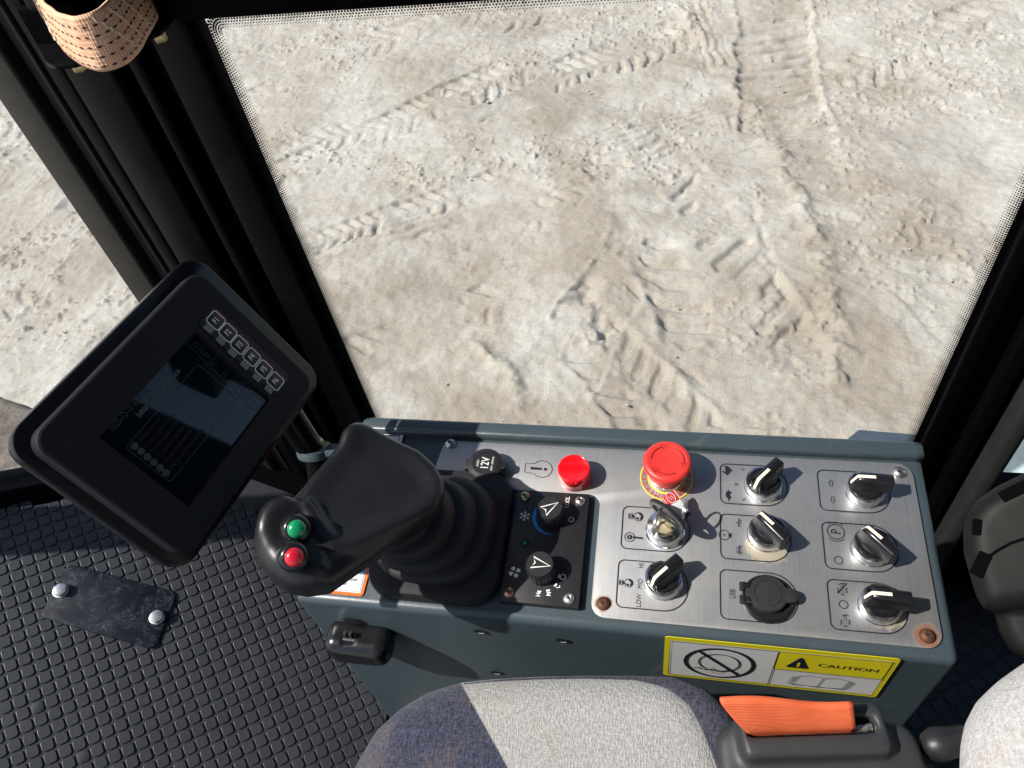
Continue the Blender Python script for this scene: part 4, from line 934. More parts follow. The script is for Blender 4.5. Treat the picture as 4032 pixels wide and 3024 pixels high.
# ------------------------------------------------------------------ clip box on the console front
q = [FFc.px(zh(*p), .010) for p in ((150, 260), (600, 330), (520, 480), (180, 200))]
cx_, cz_ = (q[0][0] + q[1][0]) / 2 + .001, FFc.px(zh(370, 345), .012)[1]
bw, bh, bd = .058, .036, .026
X, Y, Z = grid((-.04, -.03, -.008), (.04, .03, .034), .0012)
d2_ = sd_poly(rounded([(-bw / 2, -bh / 2), (bw / 2 - .002, -bh / 2), (bw / 2, bh / 2 - .004), (-bw / 2, bh / 2)], .010, 5), X, Y); S = sd_ext(d2_, np.abs(Z - bd / 2 + .003) - bd / 2 - .003, .0122)
S = np.maximum(S, -sd_ext(sd_poly([(-.011, .0150), (.001, .0150), (.001, .03), (-.011, .03)], X, Y), np.abs(Z - .022) - .010, .002))
ff = FFc.at(cx_, cz_)
clip = thing('plastic_cover', ff.pt(0, 0, 0), 'small rounded black plastic box clipped onto the slate console front', 'plastic box')
sdf_obj('box', X, Y, Z, S, ff, 'blackgloss', clip, 1)
mb = MB(); mb.box(ff, (-.0085, .012, .010), (-.0060, .0235, .0135)); mb.box(ff, (-.0040, .012, .010), (-.0015, .0235, .0135)); mb.box(ff, (-.0105, .0128, .0095), (.0005, .0165, .0155), 0, .001); obj('latch', mb, 'black', clip, 30)
mb = MB(); mb.flat(ff, [(-.005 + .0075 * math.cos(t), .0225 + .006 * math.sin(t)) for t in np.linspace(0, 6.28, 24)], .0006); obj('latch_hole', mb, 'seal', clip, None)

# ------------------------------------------------------------------ joystick
joy = thing('joystick', PF.pt(*L((1715, 2110)), 0), 'black drive lever with palm grip, green and red thumb buttons and ribbed boot', 'joystick')
q = [L(p, .010) for p in (zj(935, 1330), zj(1080, 1540), zj(1900, 1560), zj(2040, 1060))]
bc = L(zj(1520, 1100), .006); flange = rounded([L(zj(930, 1400), .006) * [1, 0] + [0, L(zj(1400, 1600), 0)[1]], [L(zj(2000, 1300), .006)[0] + .002, L(zj(1400, 1600), 0)[1]], [L(zj(2000, 1300), .006)[0] + .002, L(zj(1900, 560), .006)[1]], [L(zj(930, 1400), .006)[0], L(zj(1900, 560), .006)[1]]], .022, 8)
bcx, bcy = flange.mean(0)
mb = MB(); mb.prism(PF, flange, -.0012, .014, 0, .004)
obj('boot_base', mb, 'rubber', joy, 40)
# bellows leaning towards the grip
gz = -.452
gc = onZ(zj(930, 800), gz)
top = PF.loc(onZ(zj(1080, 860), gz - .030)); mb = MB(); rings = []
n = 56; steps = []
nb = 4
for k in range(nb):
    r0 = (.0490, .0415, .0340, .0270)[k]
    for (dr, dz) in ((-.0030, .0), (-.0004, .10), (.0, .30), (.0, .55), (-.0010, .75), (-.0035, .88), (-.0065, .93)): steps.append(((k + dz) / nb, r0 + dr))
steps.append((1.0, .0200))
for t, dr in steps:
    r = dr; s = np.array([bcx, bcy, .013]) * (1 - t) + np.array([top[0], top[1], top[2]]) * t
    th_ = np.linspace(0, 2 * math.pi, n, endpoint=False); sq = (np.abs(np.cos(th_)) ** 2.6 + np.abs(np.sin(th_)) ** 2.6) ** (-1 / 2.6); sh = (1 - t) * sq + t
    lean = (PF.pt(*top) - PF.pt(bcx, bcy, .013)); tl = t * .5
    ez = nrm(PF.z * (1 - tl) + nrm(lean) * tl); ex = nrm(PF.x - ez * (PF.x @ ez)); ey = np.cross(ez, ex)
    rings.append([PF.pt(*s) + (ex * math.cos(a) + ey * math.sin(a)) * r * k2 for a, k2 in zip(th_, sh)])
mb.rings(rings); obj('boot', mb, 'rubber', joy, 60)
# palm grip
GF = Fr(gc, (.94, 0, -.34), (0, 1, -.06)); gl = lambda x, y, c=0.: GF.px(zj(x, y), c)
palm = np.array([gl(*p) for p in ((735, 215), (790, 160), (860, 146), (950, 165), (1150, 262), (1350, 350), (1480, 470), (1545, 590), (1545, 690), (1480, 800), (1350, 890), (1120, 1000), (850, 1130), (640, 1180), (480, 1080), (400, 940), (378, 780), (390, 690), (480, 560), (620, 400), (700, 310))])
lobe = np.array([gl(*p, .004) for p in ((40, 840), (110, 755), (230, 702), (320, 718), (400, 775), (480, 880), (600, 1060), (640, 1180), (600, 1290), (500, 1350), (380, 1360), (250, 1320), (130, 1230), (50, 1120), (8, 1000), (12, 930))])
nose = gl(800, 215)
lo = np.minimum(palm.min(0), lobe.min(0)) - .014; hi = np.maximum(palm.max(0), lobe.max(0)) + .014
X, Y, Z = grid((lo[0], lo[1], -.062), (hi[0], hi[1], .024), .0014)
d2p = sd_poly(palm, X[:, :, 0], Y[:, :, 0])[:, :, None] + 0 * Z; d2l = sd_poly(lobe, X[:, :, 0], Y[:, :, 0])[:, :, None] + 0 * Z
nd = np.hypot(X - nose[0], Y - nose[1])
topz = -.0028 * sstep(.003, .020, -d2p) + .006 * np.exp(-(nd / .017) ** 2)
thk = .024 - .004 * sstep(0, .02, -d2p)
bot = topz - thk
under = np.array([gl(945 * 0 + (a * 1.3286 - 114.), (b * 1.3286 - 134.8), -.020) for a, b in ((1250, 640), (1190, 790), (960, 950), (700, 1125), (560, 1225), (420, 1245), (300, 1225), (200, 1155), (130, 1060), (100, 930), (300, 720), (420, 620), (700, 480), (1000, 470))])
d2u = sd_poly(under, X[:, :, 0], Y[:, :, 0])[:, :, None] + 0 * Z
palmS = sd_ext(d2p - .0015, np.maximum(Z - topz, bot - Z), .0062)
lc0 = gl(40, 800); lu = nrm(gl(420, 1250) - lc0); lt = (X - lc0[0]) * lu[0] + (Y - lc0[1]) * lu[1]
ltop = .0085 - .0085 * sstep(.004, .034, lt)
lobeS = sd_ext(d2l, np.maximum(Z - ltop, (-.026) - Z), .0105)
rg0, rg1 = gl(425, 790, .004), gl(610, 1075, .0)
S = smin(smin(palmS, lobeS, .003), sd_ext(d2u, np.maximum(Z + .007, -.034 - Z), .008), .006)
S = smin(S, capsule(X, Y, Z, (*rg0, .0012), (*rg1, -.0055), .0040, .0036), .007)
stem0 = np.array([*GF.loc(onZ(zj(1010, 800), gz - .01))[:2], -.040]); stem1 = GF.loc(PF.pt(*top))
S = smin(S, capsule(X, Y, Z, stem0, stem1 + np.array([0, 0, -.004]), .022, .0185), .010)
sdf_obj('grip', X, Y, Z, S, GF, 'softblack', joy, 2)
bax = nrm(np.array([.52, -.42, .74]))
for (p, k) in (((345, 1000), 'green'), ((325, 1228), 'redbtn')):
    o = hit(zj(*p), GF.pt(0, 0, .0065), GF.z); f = Fr(o - bax * .0045, nrm(np.cross([0, 1, 0], bax)), np.cross(bax, nrm(np.cross([0, 1, 0], bax))))
    mb = MB(); mb.lathe(f, [(.0104, -.006), (.0102, .003), (.0092, .0068), (.0070, .0088), (.0, .0088)], 40); b = obj('button', mb, 'blackgloss', joy, 50, label=('green' if k == 'green' else 'red') + ' thumb button in a black collar')
    mb = MB(); mb.lathe(f, [(.0063, .0080), (.0062, .0098), (.0055, .0112), (.0040, .0124), (.0020, .0131), (.0, .0133)], 36); obj('button_cap', mb, k, b, 70)

# ------------------------------------------------------------------ monitor
ho = [(-.6, 1743), (765.7, 981.6), (1276.2, 1492.1), (713, 2278)]
bl = EYE + ray(ho[3]) / FPX * .52
MFr = Fr(bl, (.208, .977, -.046), (-.512, .167, .843))        # x along the writing, y up the screen, z towards the operator
if MFr.z @ (EYE - bl) < 0: print('monitor frame flipped')
mpx = lambda p, c=0.: MFr.px(p, c)
mon = thing('display_monitor', MFr.pt(.1, .02, -.03), 'black tilted display monitor with keys F1 to F6 beside the drive lever', 'monitor')
hc = np.array([mpx(p) for p in ho]); hx0, hx1 = (hc[0][0] + hc[3][0]) / 2, (hc[1][0] + hc[2][0]) / 2; hy1, hy0 = (hc[0][1] + hc[1][1]) / 2, (hc[2][1] + hc[3][1]) / 2
mb = MB(); mb.prism(MFr, rounded([(hx0, hy0), (hx1, hy0), (hx1, hy1), (hx0, hy1)], .0175, 10), -.012, .0, 0, .002, True); mb.prism(MFr, rounded([(hx0 + .02, hy0 + .02), (hx1 - .02, hy0 + .02), (hx1 - .02, hy1 - .02), (hx0 + .02, hy1 - .02)], .015, 6), -.045, -.011, 0, .004, True)
obj('housing', mb, 'housing', mon, 40)
fr_c = [(125.8, 1741.7), (774, 1040), (1240.6, 1507.8), (733.7, 2215.6)]; zt = .012
fc = np.array([mpx(p, zt) for p in fr_c]); bx0, bx1 = (fc[0][0] + fc[3][0]) / 2, (fc[1][0] + fc[2][0]) / 2; by1, by0 = (fc[0][1] + fc[1][1]) / 2, (fc[2][1] + fc[3][1]) / 2
sc_c = [(384, 1722), (772, 1300), (1050, 1583), (734, 2000)]
s_ = np.array([mpx(p, zt - .003) for p in sc_c]); sx0, sx1 = (s_[0][0] + s_[3][0]) / 2, (s_[1][0] + s_[2][0]) / 2; sy1, sy0 = (s_[0][1] + s_[1][1]) / 2, (s_[2][1] + s_[3][1]) / 2
mb = MB(); outer = rounded([(bx0, by0), (bx1, by0), (bx1, by1), (bx0, by1)], .0125, 10)
# bezel as a ring around the screen opening
hole = np.array([(sx0, sy0), (sx1, sy0), (sx1, sy1), (sx0, sy1)])
def ringmesh(mb, fr, outer, hole, z0, z1, bev, dep, m=0, lm=0):
    O1 = outer if area2(outer) > 0 else outer[::-1]; n = len(O1)
    mb.rings([fr.pts(np.c_[O1, np.full(n, z0)]), fr.pts(np.c_[O1, np.full(n, z1 - bev)]), fr.pts(np.c_[inset(O1, bev * .3), np.full(n, z1 - bev * .3)]), fr.pts(np.c_[inset(O1, bev), np.full(n, z1)])], m, False, False)
    I = inset(O1, bev); h = [np.array(q) for q in hole]
    # map each outer vertex to a point on the opening boundary, quadrant by quadrant
    c = np.mean(hole, 0); hw = (hole[1][0] - hole[0][0]) / 2; hh = (hole[2][1] - hole[1][1]) / 2; oc = I.mean(0); ow = (I[:, 0].max() - I[:, 0].min()) / 2; oh = (I[:, 1].max() - I[:, 1].min()) / 2
    Q = []
    for p in I:
        u = (p - (I.max(0) + I.min(0)) / 2) / [ow, oh]; k = max(abs(u[0]), abs(u[1])); u = u / k; Q.append(c + u * [hw, hh])
    Q = np.array(Q); mb.rings([fr.pts(np.c_[I, np.full(n, z1)]), fr.pts(np.c_[Q, np.full(n, z1)])], m, False, False)
    mb.rings([fr.pts(np.c_[Q, np.full(n, z1)]), fr.pts(np.c_[c + (Q - c) * .985, np.full(n, z1 - dep)])], lm, False, False)
ringmesh(mb, MFr, outer, hole, -.0005, zt, .002, .004, 0, 1)
# fine groove line around the keypad foil
gro = rounded([(bx0 + .012, by0 + .012), (bx1 - .009, by0 + .012), (bx1 - .009, by1 - .011), (bx0 + .012, by1 - .011)], .006, 5); mb.ribbon(MFr, gro, .0005, zt + .0002, True, 2)
obj('bezel', mb, ['bezel', 'pillarlit', 'seal'], mon, 35)
mb = MB(); mb.flat(MFr, [(sx0 - .001, sy0 - .001), (sx1 + .001, sy0 - .001), (sx1 + .001, sy1 + .001), (sx0 - .001, sy1 + .001)], zt - .0035); scr = obj('screen', mb, 'screen', mon, None)
mb = MB(); zs = zt - .0031; zm = lambda x, y: (300 + x / 2.37, 1350 + y / 2.37); ms = lambda x, y: mpx(zm(x, y), zs)
def stext(x, y, b, size, m, al='LEFT', sx=.8, bold=0.): mb.text(MFr.at(*ms(x, y)), b, size, m, 0, al, zs, sx, bold=bold)
stext(325, 812, '2025-12-10 02:41:36', .0062, 1, sx=.72); stext(572, 685, 'Initial 250h maintenance', .0058, 0, sx=.78, bold=.0002)
for (x, y), b in zip(((585, 920), (645, 970), (700, 1022), (760, 1072), (820, 1122), (880, 1172)), ('Change engine oil', 'Change engine oil core', 'Change engine fuel filter', 'Change steel lubricate', 'Change board lubricate', 'Change axle bridge lubricate')): stext(x, y, b, .0040, 2, sx=.78)
for x, y in ((545, 962), (605, 1013), (665, 1065), (725, 1115), (783, 1165), (840, 1212)): mb.flat(MFr, circ(.0026, 18, c=ms(x, y)), zs, 1)
fb = np.array([ms(465, 965), ms(1148, 192), ms(1498, 530), ms(868, 1310)]); mb.ribbon(MFr, rounded([(fb[[0, 3], 0].mean(), fb[[2, 3], 1].mean()), (fb[[1, 2], 0].mean(), fb[[2, 3], 1].mean()), (fb[[1, 2], 0].mean(), fb[[0, 1], 1].mean()), (fb[[0, 3], 0].mean(), fb[[0, 1], 1].mean())], .003, 4), .0004, zs, True, 1)
bxs = [(1110, 10), (1225, 122), (1335, 235), (1445, 335), (1555, 445), (1660, 555)]
for i, (x, y) in enumerate(bxs):
    c = ms(x, y); mb.ribbon(MFr, rounded([(c[0] - .0045, c[1] - .0048), (c[0] + .006, c[1] - .0048), (c[0] + .006, c[1] + .0048), (c[0] - .0045, c[1] + .0048)], .001, 3), .0003, zs, True, 1)
    if i == 0: mb.ribbon(MFr, [c + [-.0018, -.0022], c + [.0020, -.0022], c + [.0001, .0022]], .0004, zs, True, 0)
    if i == 1: mb.ribbon(MFr, [c + [-.0018, .0022], c + [.0020, .0022], c + [.0001, -.0022]], .0004, zs, True, 0)
    if i == 4: mb.ribbon(MFr, [c + [.002, .002], c + [.002, -.0006], c + [-.0015, -.0006]], .0007, zs, False, 0)
    if i == 5: mb.ribbon(MFr, [c + [-.002, .0014], c + [.001, .0014], c + [.002, 0], c + [.001, -.0016], c + [-.001, -.0016]], .0006, zs, False, 0)
obj('screen_text', mb, ['scrgrey', 'scrline', 'scrred'], scr, None)
zk = lambda x, y: (500 + x / 2.5525, 1050 + y / 2.5525); mk = lambda x, y: mpx(zk(x, y), zt + .0006)
kk = np.array([mk(735, 550), mk(905, 365), mk(1630, 1125), mk(1485, 1315)]); kx0, kx1 = kk[[0, 3], 0].mean(), kk[[1, 2], 0].mean(); ky1, ky0 = kk[[0, 1], 1].mean(), kk[[2, 3], 1].mean()
mb = MB(); mb.prism(MFr, rounded([(kx0, ky0), (kx1, ky0), (kx1, ky1), (kx0, ky1)], .004, 4), zt, zt + .0004, 0); mb.ribbon(MFr, rounded([(kx0, ky0), (kx1, ky0), (kx1, ky1), (kx0, ky1)], .004, 4), .0004, zt + .0006, True, 1); obj('key_panel', mb, ['black', 'seal'], mon, 30)
for i, (x, y) in enumerate(((890, 543), (1010, 665), (1127, 787), (1250, 910), (1370, 1033), (1488, 1152))):
    c = mk(x, y); f = MFr.at(c[0], c[1], zt + .0004); mb = MB(); hw = .0056
    sq = rounded([(-hw, -hw), (hw, -hw), (hw, hw), (-hw, hw)], .0018, 4); mb.prism(f, inset(sq, .0004), 0, .0006, 0, .0002); mb.ribbon(f, sq, .00085, .0009, True, 1)
    mb.text(f, 'F%d' % (i + 1), .0060, 1, 0, z=.0010, sx=.85, bold=.00012); mb.flat(f, [(-hw - .0055, -.0034), (-hw - .0006, -.0034), (-hw - .0006, .0034), (-hw - .0055, .0034)], .0004, 2)
    mb.flat(f, rounded([(hw * .2 + .0048, -.0048), (hw + .0017, -.0048), (hw + .0017, .0048), (hw * .2 + .0048, .0048)], .0008, 3), .0004, 3); obj('function_key', mb, ['black', 'white', 'keygrey', 'keyred'], mon, 30)
# bracket, post, clamp and bolt
po = onZ((1238, 1775), -.545); pr = .009
mb = MB(); fpost = Fr(po, (1, 0, 0), (0, .87, -.5)); mb.lathe(fpost, [(pr, -.16), (pr, .004), (.0, .004)], 28); obj('post', mb, 'cabpaint', mon, 40)
mb = MB(); mb.lathe(fpost, [(.009, -.004), (.0155, -.004), (.0162, .0), (.0155, .0035), (.0125, .0045), (.0, .0045)], 36); mb.box(fpost, (.012, -.008, -.002), (.030, .008, .005), 0, .001); obj('clamp', mb, 'slate', mon, 40)
mb = MB(); mb.prism(fpost, circ(.0098, 6, .2, .2 + 2 * math.pi), .0045, .0110, 0, .001); obj('bolt', mb, 'zinc', mon, 30)
b0 = MFr.pt(hx1 - .03, hy0 + .03, -.05); mb = MB(); pA = [MFr.pt(hx1 - .015, hy0 + .05, -.052), MFr.pt(hx1 - .012, hy0 - .012, -.052), MFr.pt(hx0 + .10, hy0 - .012, -.052), MFr.pt(hx0 + .08, hy0 + .05, -.052)]
Vq = pA + [p + MFr.z * .006 for p in pA]; mb.add(Vq, [(3, 2, 1, 0), (4, 5, 6, 7)] + [(i, (i + 1) % 4, (i + 1) % 4 + 4, i + 4) for i in range(4)])
c_ = MFr.pt(hx1 - .02, hy0 - .005, -.048); mb.tube([c_, (c_ + po) / 2 + np.array([0, 0, -.02]), po + np.array([0, 0, -.03])], .012, 12); obj('bracket', mb, 'cabpaint', mon, 40)

# ------------------------------------------------------------------ seat
seat = thing('operator_seat', W(-.05, -.1, zf), 'cloth operator seat with light grey centre panels and navy sides', 'seat')
zt_s = -.555
sp = lambda x, y, z=zt_s: onZ((x, y), z)[:2]
cu = [sp(*p) for p in ((1405, 3060), (1440, 2985), (1500, 2885), (1580, 2812), (1680, 2752), (1800, 2716), (1930, 2703), (2100, 2694), (2300, 2690), (2500, 2694), (2620, 2712), (2720, 2765), (2785, 2850), (2830, 2950), (2870, 3060))]
cu = [np.array(p) for p in cu] + [np.array([.14, -.1]), np.array([.14, -.32]), np.array([.02, -.36]), np.array([-.26, -.30]), np.array([-.30, -.12])]
a_, b_ = sp(1828, 2712), sp(2000, 3024); t_ = nrm(b_ - a_); nq = np.array([-t_[1], t_[0]]); 
if nq[0] > 0: nq = -nq
a2, b2 = sp(2690, 2740), sp(2745, 3024)
M['seatcloth'] = fabric('seat_cloth', (.27, .265, .26), (.42, .415, .40), 1000, (a_[0], a_[1], nq[0], nq[1]), (.022, .024, .040), (.070, .075, .112), .22)
M['navycloth'] = fabric('navy_cloth', (.022, .023, .035), (.060, .062, .085), 900)
X, Y, Z = grid((-.36, -.42, -.12), (.22, .28, .024), .0042)
d2 = sd_poly(cu, X[:, :, 0], Y[:, :, 0])[:, :, None] + 0 * Z
crown = .012 * sstep(0, .16, -d2)
S = sd_ext(d2 - .016, np.maximum(Z - crown, -.10 - Z), .034)
SF = Fr(W(0, 0, zt_s - .002), (1, 0, 0), (0, 1, 0))
cush = sdf_obj('cushion', X, Y, Z, S, SF, 'seatcloth', seat, 2)
# navy side welt along the right edge of the cushion
ed = [np.array([*sp(*p, zt_s - .02), zt_s - .018 + H]) for p in ((1830, 2708), (2000, 2693), (2300, 2684), (2500, 2688), (2630, 2712), (2735, 2775), (2800, 2860), (2842, 2950), (2885, 3070))]
mb = MB(); mb.tube(ed, [.0025, .003, .0035, .004, .008, .013, .016, .017, .017], 12); obj('side_welt', mb, 'navycloth', cush, 60)
# backrest bolster
bp = lambda x, y: BF.px((x, y)); BF = Fr(W(.17, .15, -.50), nrm(np.cross([0, 1, 0], [-.342, -.315, .885])), np.array([0, 1., .36]))
bo = [bp(*p) for p in ((4120, 2560), (4032, 2604), (3925, 2680), (3838, 2765), (3790, 2860), (3772, 2960), (3770, 3100), (3900, 3400), (4300, 3400), (4400, 2560))]
bo = np.array(bo); lo, hi = bo.min(0) - .02, bo.max(0) + .02
X, Y, Z = grid((lo[0], lo[1], -.13), (hi[0], hi[1], .03), .0042); d2 = sd_poly(bo, X[:, :, 0], Y[:, :, 0])[:, :, None] + 0 * Z
S = sd_ext(d2, np.maximum(Z - .014 * sstep(0, .06, -d2), -.11 - Z), .030)
M['backcloth'] = fabric('back_cloth', (.32, .315, .315), (.46, .455, .45), 900, None, None, None, .3)
sdf_obj('backrest', X, Y, Z, S, BF, 'backcloth', seat, 2)
# plastic rear shell
KF = Fr(W(.232, .30, -.50), nrm(np.cross([0, 1, 0], [-.352, -.467, .811])), np.array([0, 1., .55]))
ko = np.array([KF.px(p) for p in ((4150, 1800), (4032, 1858), (3930, 1908), (3850, 1962), (3805, 2020), (3790, 2090), (3793, 2180), (3818, 2270), (3842, 2350), (3870, 2400), (3930, 2420), (4250, 2380))])
k2 = np.array([KF.px(p) for p in ((4150, 2200), (4000, 2310), (3935, 2350), (3915, 2420), (3935, 2500), (3985, 2580), (4050, 2610), (4200, 2610))])
lo, hi = np.minimum(ko.min(0), k2.min(0)) - .02, np.maximum(ko.max(0), k2.max(0)) + .02
X, Y, Z = grid((lo[0], lo[1], -.11), (hi[0], hi[1], .012), .0020)
d2 = sd_poly(ko, X[:, :, 0], Y[:, :, 0])[:, :, None] + 0 * Z; d3 = sd_poly(k2, X[:, :, 0], Y[:, :, 0])[:, :, None] + 0 * Z
S = smin(sd_ext(d2, np.maximum(Z - .004, -.10 - Z), .014), sd_ext(d3, np.maximum(Z + .006, -.10 - Z), .012), .003)
shell = sdf_obj('rear_shell', X, Y, Z, S, KF, 'shellblack', seat, 1)
for p, hw_, hh_, an in (((3862, 2222), .0042, .0085, -.62), ((3846, 2075), .0028, .0055, -.30), ((4010, 1926), .0120, .0038, .35)):
    c = KF.px(p, .004); mb = MB(); f_ = KF.at(c[0], c[1], .0040, an); mb.prism(f_, rounded([(-hw_, -hh_), (hw_, -hh_), (hw_, hh_), (-hw_, hh_)], .0012, 3), -.003, .0009, 0, .0005); obj('vent_slot', mb, 'void', shell, 30)  # raised near-black patches, the shade inside the slots put into their colour
gv = [KF.px(p, .004) for p in ((3880, 2200), (3930, 2165), (3980, 2138), (4040, 2118), (4110, 2105))]
mb = MB(); mb.ribbon(KF, gv, .0016, .0052); obj('seam', mb, 'void', shell, None)
# recline lever
la, lb = hit((3625, 2945), W(0, .2, -.56), np.array([0, 0, 1.])), hit((3800, 2910), W(0, .2, -.56), np.array([0, 0, 1.]))
mb = MB(); pr_ = [la + (lb - la) * t for t in (0, .12, .35, .6, .8, 1.0)]; mb.tube(pr_, [.003, .008, .011, .010, .009, .009], 14); mb.tube([la + [0.01, -.03, -.05], lb + [0.0, -.03, -.05]], .028, 18); obj('recline_lever', mb, 'black', seat, 60)
X, Y, Z = grid((.20, -.48, -.66), (.44, .20, .12), .010)
S = sd_ext(sd_poly(rounded([(-.45, -.64), (.165, -.64), (.13, -.30), (.10, .09), (-.42, .09)], .06, 5), Y, Z), np.abs(X - .325 - .12 * (Z + .6)) - .055, .045)
sdf_obj('seat_back', X, Y, Z, S, Fr(W(0, 0, 0), (1, 0, 0), (0, 1, 0)), 'backcloth', seat, 2)
mb = MB(); mb.box(FX, (-.20, -.30, zf + .002), (.10, .10, -.70), 0, .02); obj('suspension_base', mb, 'black', seat, 40)

# ------------------------------------------------------------------ seat belt
zb_ = -.535
belt = thing('seat_belt', W(.11, .13, zb_ - .1), 'orange seat belt webbing coming out of a dark grey retractor box', 'seat belt')
sA, sB = onZ(zl(690, 920), zb_), onZ(zl(1690, 885), zb_); ux = nrm(sB - sA); BX = Fr(sA, ux, np.array([0, 0, 1.]) - ux * ux[2]); BXh = Fr(sA, ux, np.cross([0, 0, 1.], ux))
Ls = np.linalg.norm(sB - sA)
X, Y, Z = grid((-.06, -.14, -.12), (Ls + .08, .06, .02), .0028)
d2 = sd_poly(rounded([(-.022, -.13), (Ls + .038, -.13), (Ls + .030, .012), (-.018, .014)], .013, 6), X[:, :, 0], Y[:, :, 0])[:, :, None] + 0 * Z
S = sd_ext(d2, np.maximum(Z + .012, -.11 - Z), .008)
d3 = sd_poly(rounded([(-.004, -.012), (Ls + .010, -.012), (Ls + .010, .020), (-.004, .021)], .005, 5), X[:, :, 0], Y[:, :, 0])[:, :, None] + 0 * Z
S = smin(S, sd_ext(d3, np.maximum(Z - .001, -.06 - Z), .004), .006)
d4 = sd_poly([(-.001, .0005), (Ls + .003, .0005), (Ls + .003, .011), (-.001, .011)], X[:, :, 0], Y[:, :, 0])[:, :, None] + 0 * Z
S = np.maximum(S, -np.maximum(d4, -.014 - Z))
sdf_obj('retractor_box', X, Y, Z, S, BXh, 'greyplastic', belt, 1)
mb = MB(); mb.box(BXh, (.01, -.115, -.46), (Ls - .01, -.03, -.109), 0, .004); obj('mounting_bracket', mb, 'black', belt, 30)
mb = MB(); mb.tube([BXh.pt(-.0, .006, -.008), BXh.pt(Ls + .002, .006, -.008)], .003, 10); obj('roller', mb, 'steel', belt, 60)
nu, nv = 26, 40; V = []; UV = []
tl = [BXh.loc(onZ(zl(*p), zb_ + .012))[:2] for p in ((565, 615), (1530, 705))]
prof = np.array([(.004, -.012), (.0042, .0), (.0060, .007), (.0086, .014), (.0116, .0205), (.0134, .0240), (.0150, .0252), (.0166, .0246), (.0172, .0222), (.0166, .016), (.0155, .008), (.0140, -.002), (.013, -.014)])
tp = np.linspace(0, len(prof) - 1, nv); PR = np.c_[np.interp(tp, range(len(prof)), prof[:, 0]), np.interp(tp, range(len(prof)), prof[:, 1])]
PRs = np.r_[0, np.cumsum(np.hypot(*np.diff(PR, axis=0).T))]
for i in range(nu):
    u = i / (nu - 1); k = 1.08 - .42 * u + .10 * math.sin(u * 6.0)
    for j in range(nv):
        a, b = PR[j]; fl = max(0, b) / .021; x = u * (Ls - .010) - .012 * (1 - u) * fl + (-.002) * fl
        V.append(BXh.pt(x, .004 + (a - .004) * (.6 + .4 * k), b * k if b > 0 else b)); UV.append((PRs[j] / .0013 + .35 * math.sin(u * 9), u * 9))
F = [(i * nv + j, (i + 1) * nv + j, (i + 1) * nv + j + 1, i * nv + j + 1) for i in range(nu - 1) for j in range(nv - 1)]
def uvset(o, UV):
    l = o.data.uv_layers.new(name='UVMap')
    for lp_ in o.data.loops: l.data[lp_.index].uv = UV[lp_.vertex_index]
o = obj('webbing', None, 'beltorange', belt, 180, V=V, F=F); uvset(o, UV); sm = o.modifiers.new('thick', 'SOLIDIFY'); sm.thickness = .0016; sm.offset = 0

# ------------------------------------------------------------------ grab strap at the front pillar
zs_ = lambda x, y: (x / 2.37, y / 2.37); zbot = -.229
path = [onZ(zs_(*p), zbot) for p in ((250, -110), (330, 30), (420, 180), (510, 330), (600, 470), (700, 560), (820, 630), (950, 664), (1080, 642), (1200, 580), (1300, 478), (1380, 330), (1440, 225), (1470, 150), (1440, 60))]
P = np.array(path); tt = np.linspace(0, len(P) - 1, 90)
def cr(P, t):
    i = int(min(max(math.floor(t), 0), len(P) - 2)); f_ = t - i; p0, p1, p2, p3 = P[max(i - 1, 0)], P[i], P[i + 1], P[min(i + 2, len(P) - 1)]
    return .5 * ((2 * p1) + (-p0 + p2) * f_ + (2 * p0 - 5 * p1 + 4 * p2 - p3) * f_ ** 2 + (-p0 + 3 * p1 - 3 * p2 + p3) * f_ ** 3)
C = np.array([cr(P, t) for t in tt]); Lc_ = np.r_[0, np.cumsum(np.linalg.norm(np.diff(C, axis=0), axis=1))]
strap = thing('grab_strap', C.mean(0) - np.array([0, 0, .01]), 'faded peach webbing strap with black dashes looped on the front pillar', 'strap')
wd = .037; nv = 14; V = []; UV = []
for i, c in enumerate(C):
    out = C.mean(0) - c; out[2] = 0; out = nrm(out + 1e-6)
    for j in range(nv):
        v = j / (nv - 1); V.append(c + np.array([0, 0, v * wd]) + out * (.004 * v * v) + nrm([1, 1, 0]) * .0006 * math.sin(i * .8) * math.sin(v * 9)); UV.append((Lc_[i] / .0021, v * 12))
F = [(i * nv + j, (i + 1) * nv + j, (i + 1) * nv + j + 1, i * nv + j + 1) for i in range(len(C) - 1) for j in range(nv - 1)]
o = obj('webbing', None, 'strappeach', strap, 180, V=V, F=F); uvset(o, UV); sm = o.modifiers.new('thick', 'SOLIDIFY'); sm.thickness = .0018; sm.offset = 0
V = np.array(V).reshape(len(C), nv, 3); mb = MB()
cen2 = C.mean(0)
def on_strap(s, v):
    i = np.interp(s, Lc_, np.arange(len(C))); i0 = int(min(math.floor(i), len(C) - 2)); f_ = i - i0; j = v * (nv - 1); j0 = int(min(j, nv - 2)); g_ = j - j0
    p = (V[i0, j0] * (1 - g_) + V[i0, j0 + 1] * g_) * (1 - f_) + (V[i0 + 1, j0] * (1 - g_) + V[i0 + 1, j0 + 1] * g_) * f_
    t = V[i0 + 1, j0] - V[i0, j0]; nn = nrm(np.cross(t, [0, 0, 1.]));
    if nn @ (EYE - p) < 0: nn = -nn
    return p + nn * .0013
for r, v in enumerate((.10, .27, .45, .63, .80)):
    s = .004 + .002 * r
    while s < Lc_[-1] - .006:
        w_ = .0008 / wd; mb.add([on_strap(s, v), on_strap(s + .0024, v - w_), on_strap(s + .0048, v), on_strap(s + .0024, v + w_)], [(0, 1, 2, 3)], 0); s += .0072
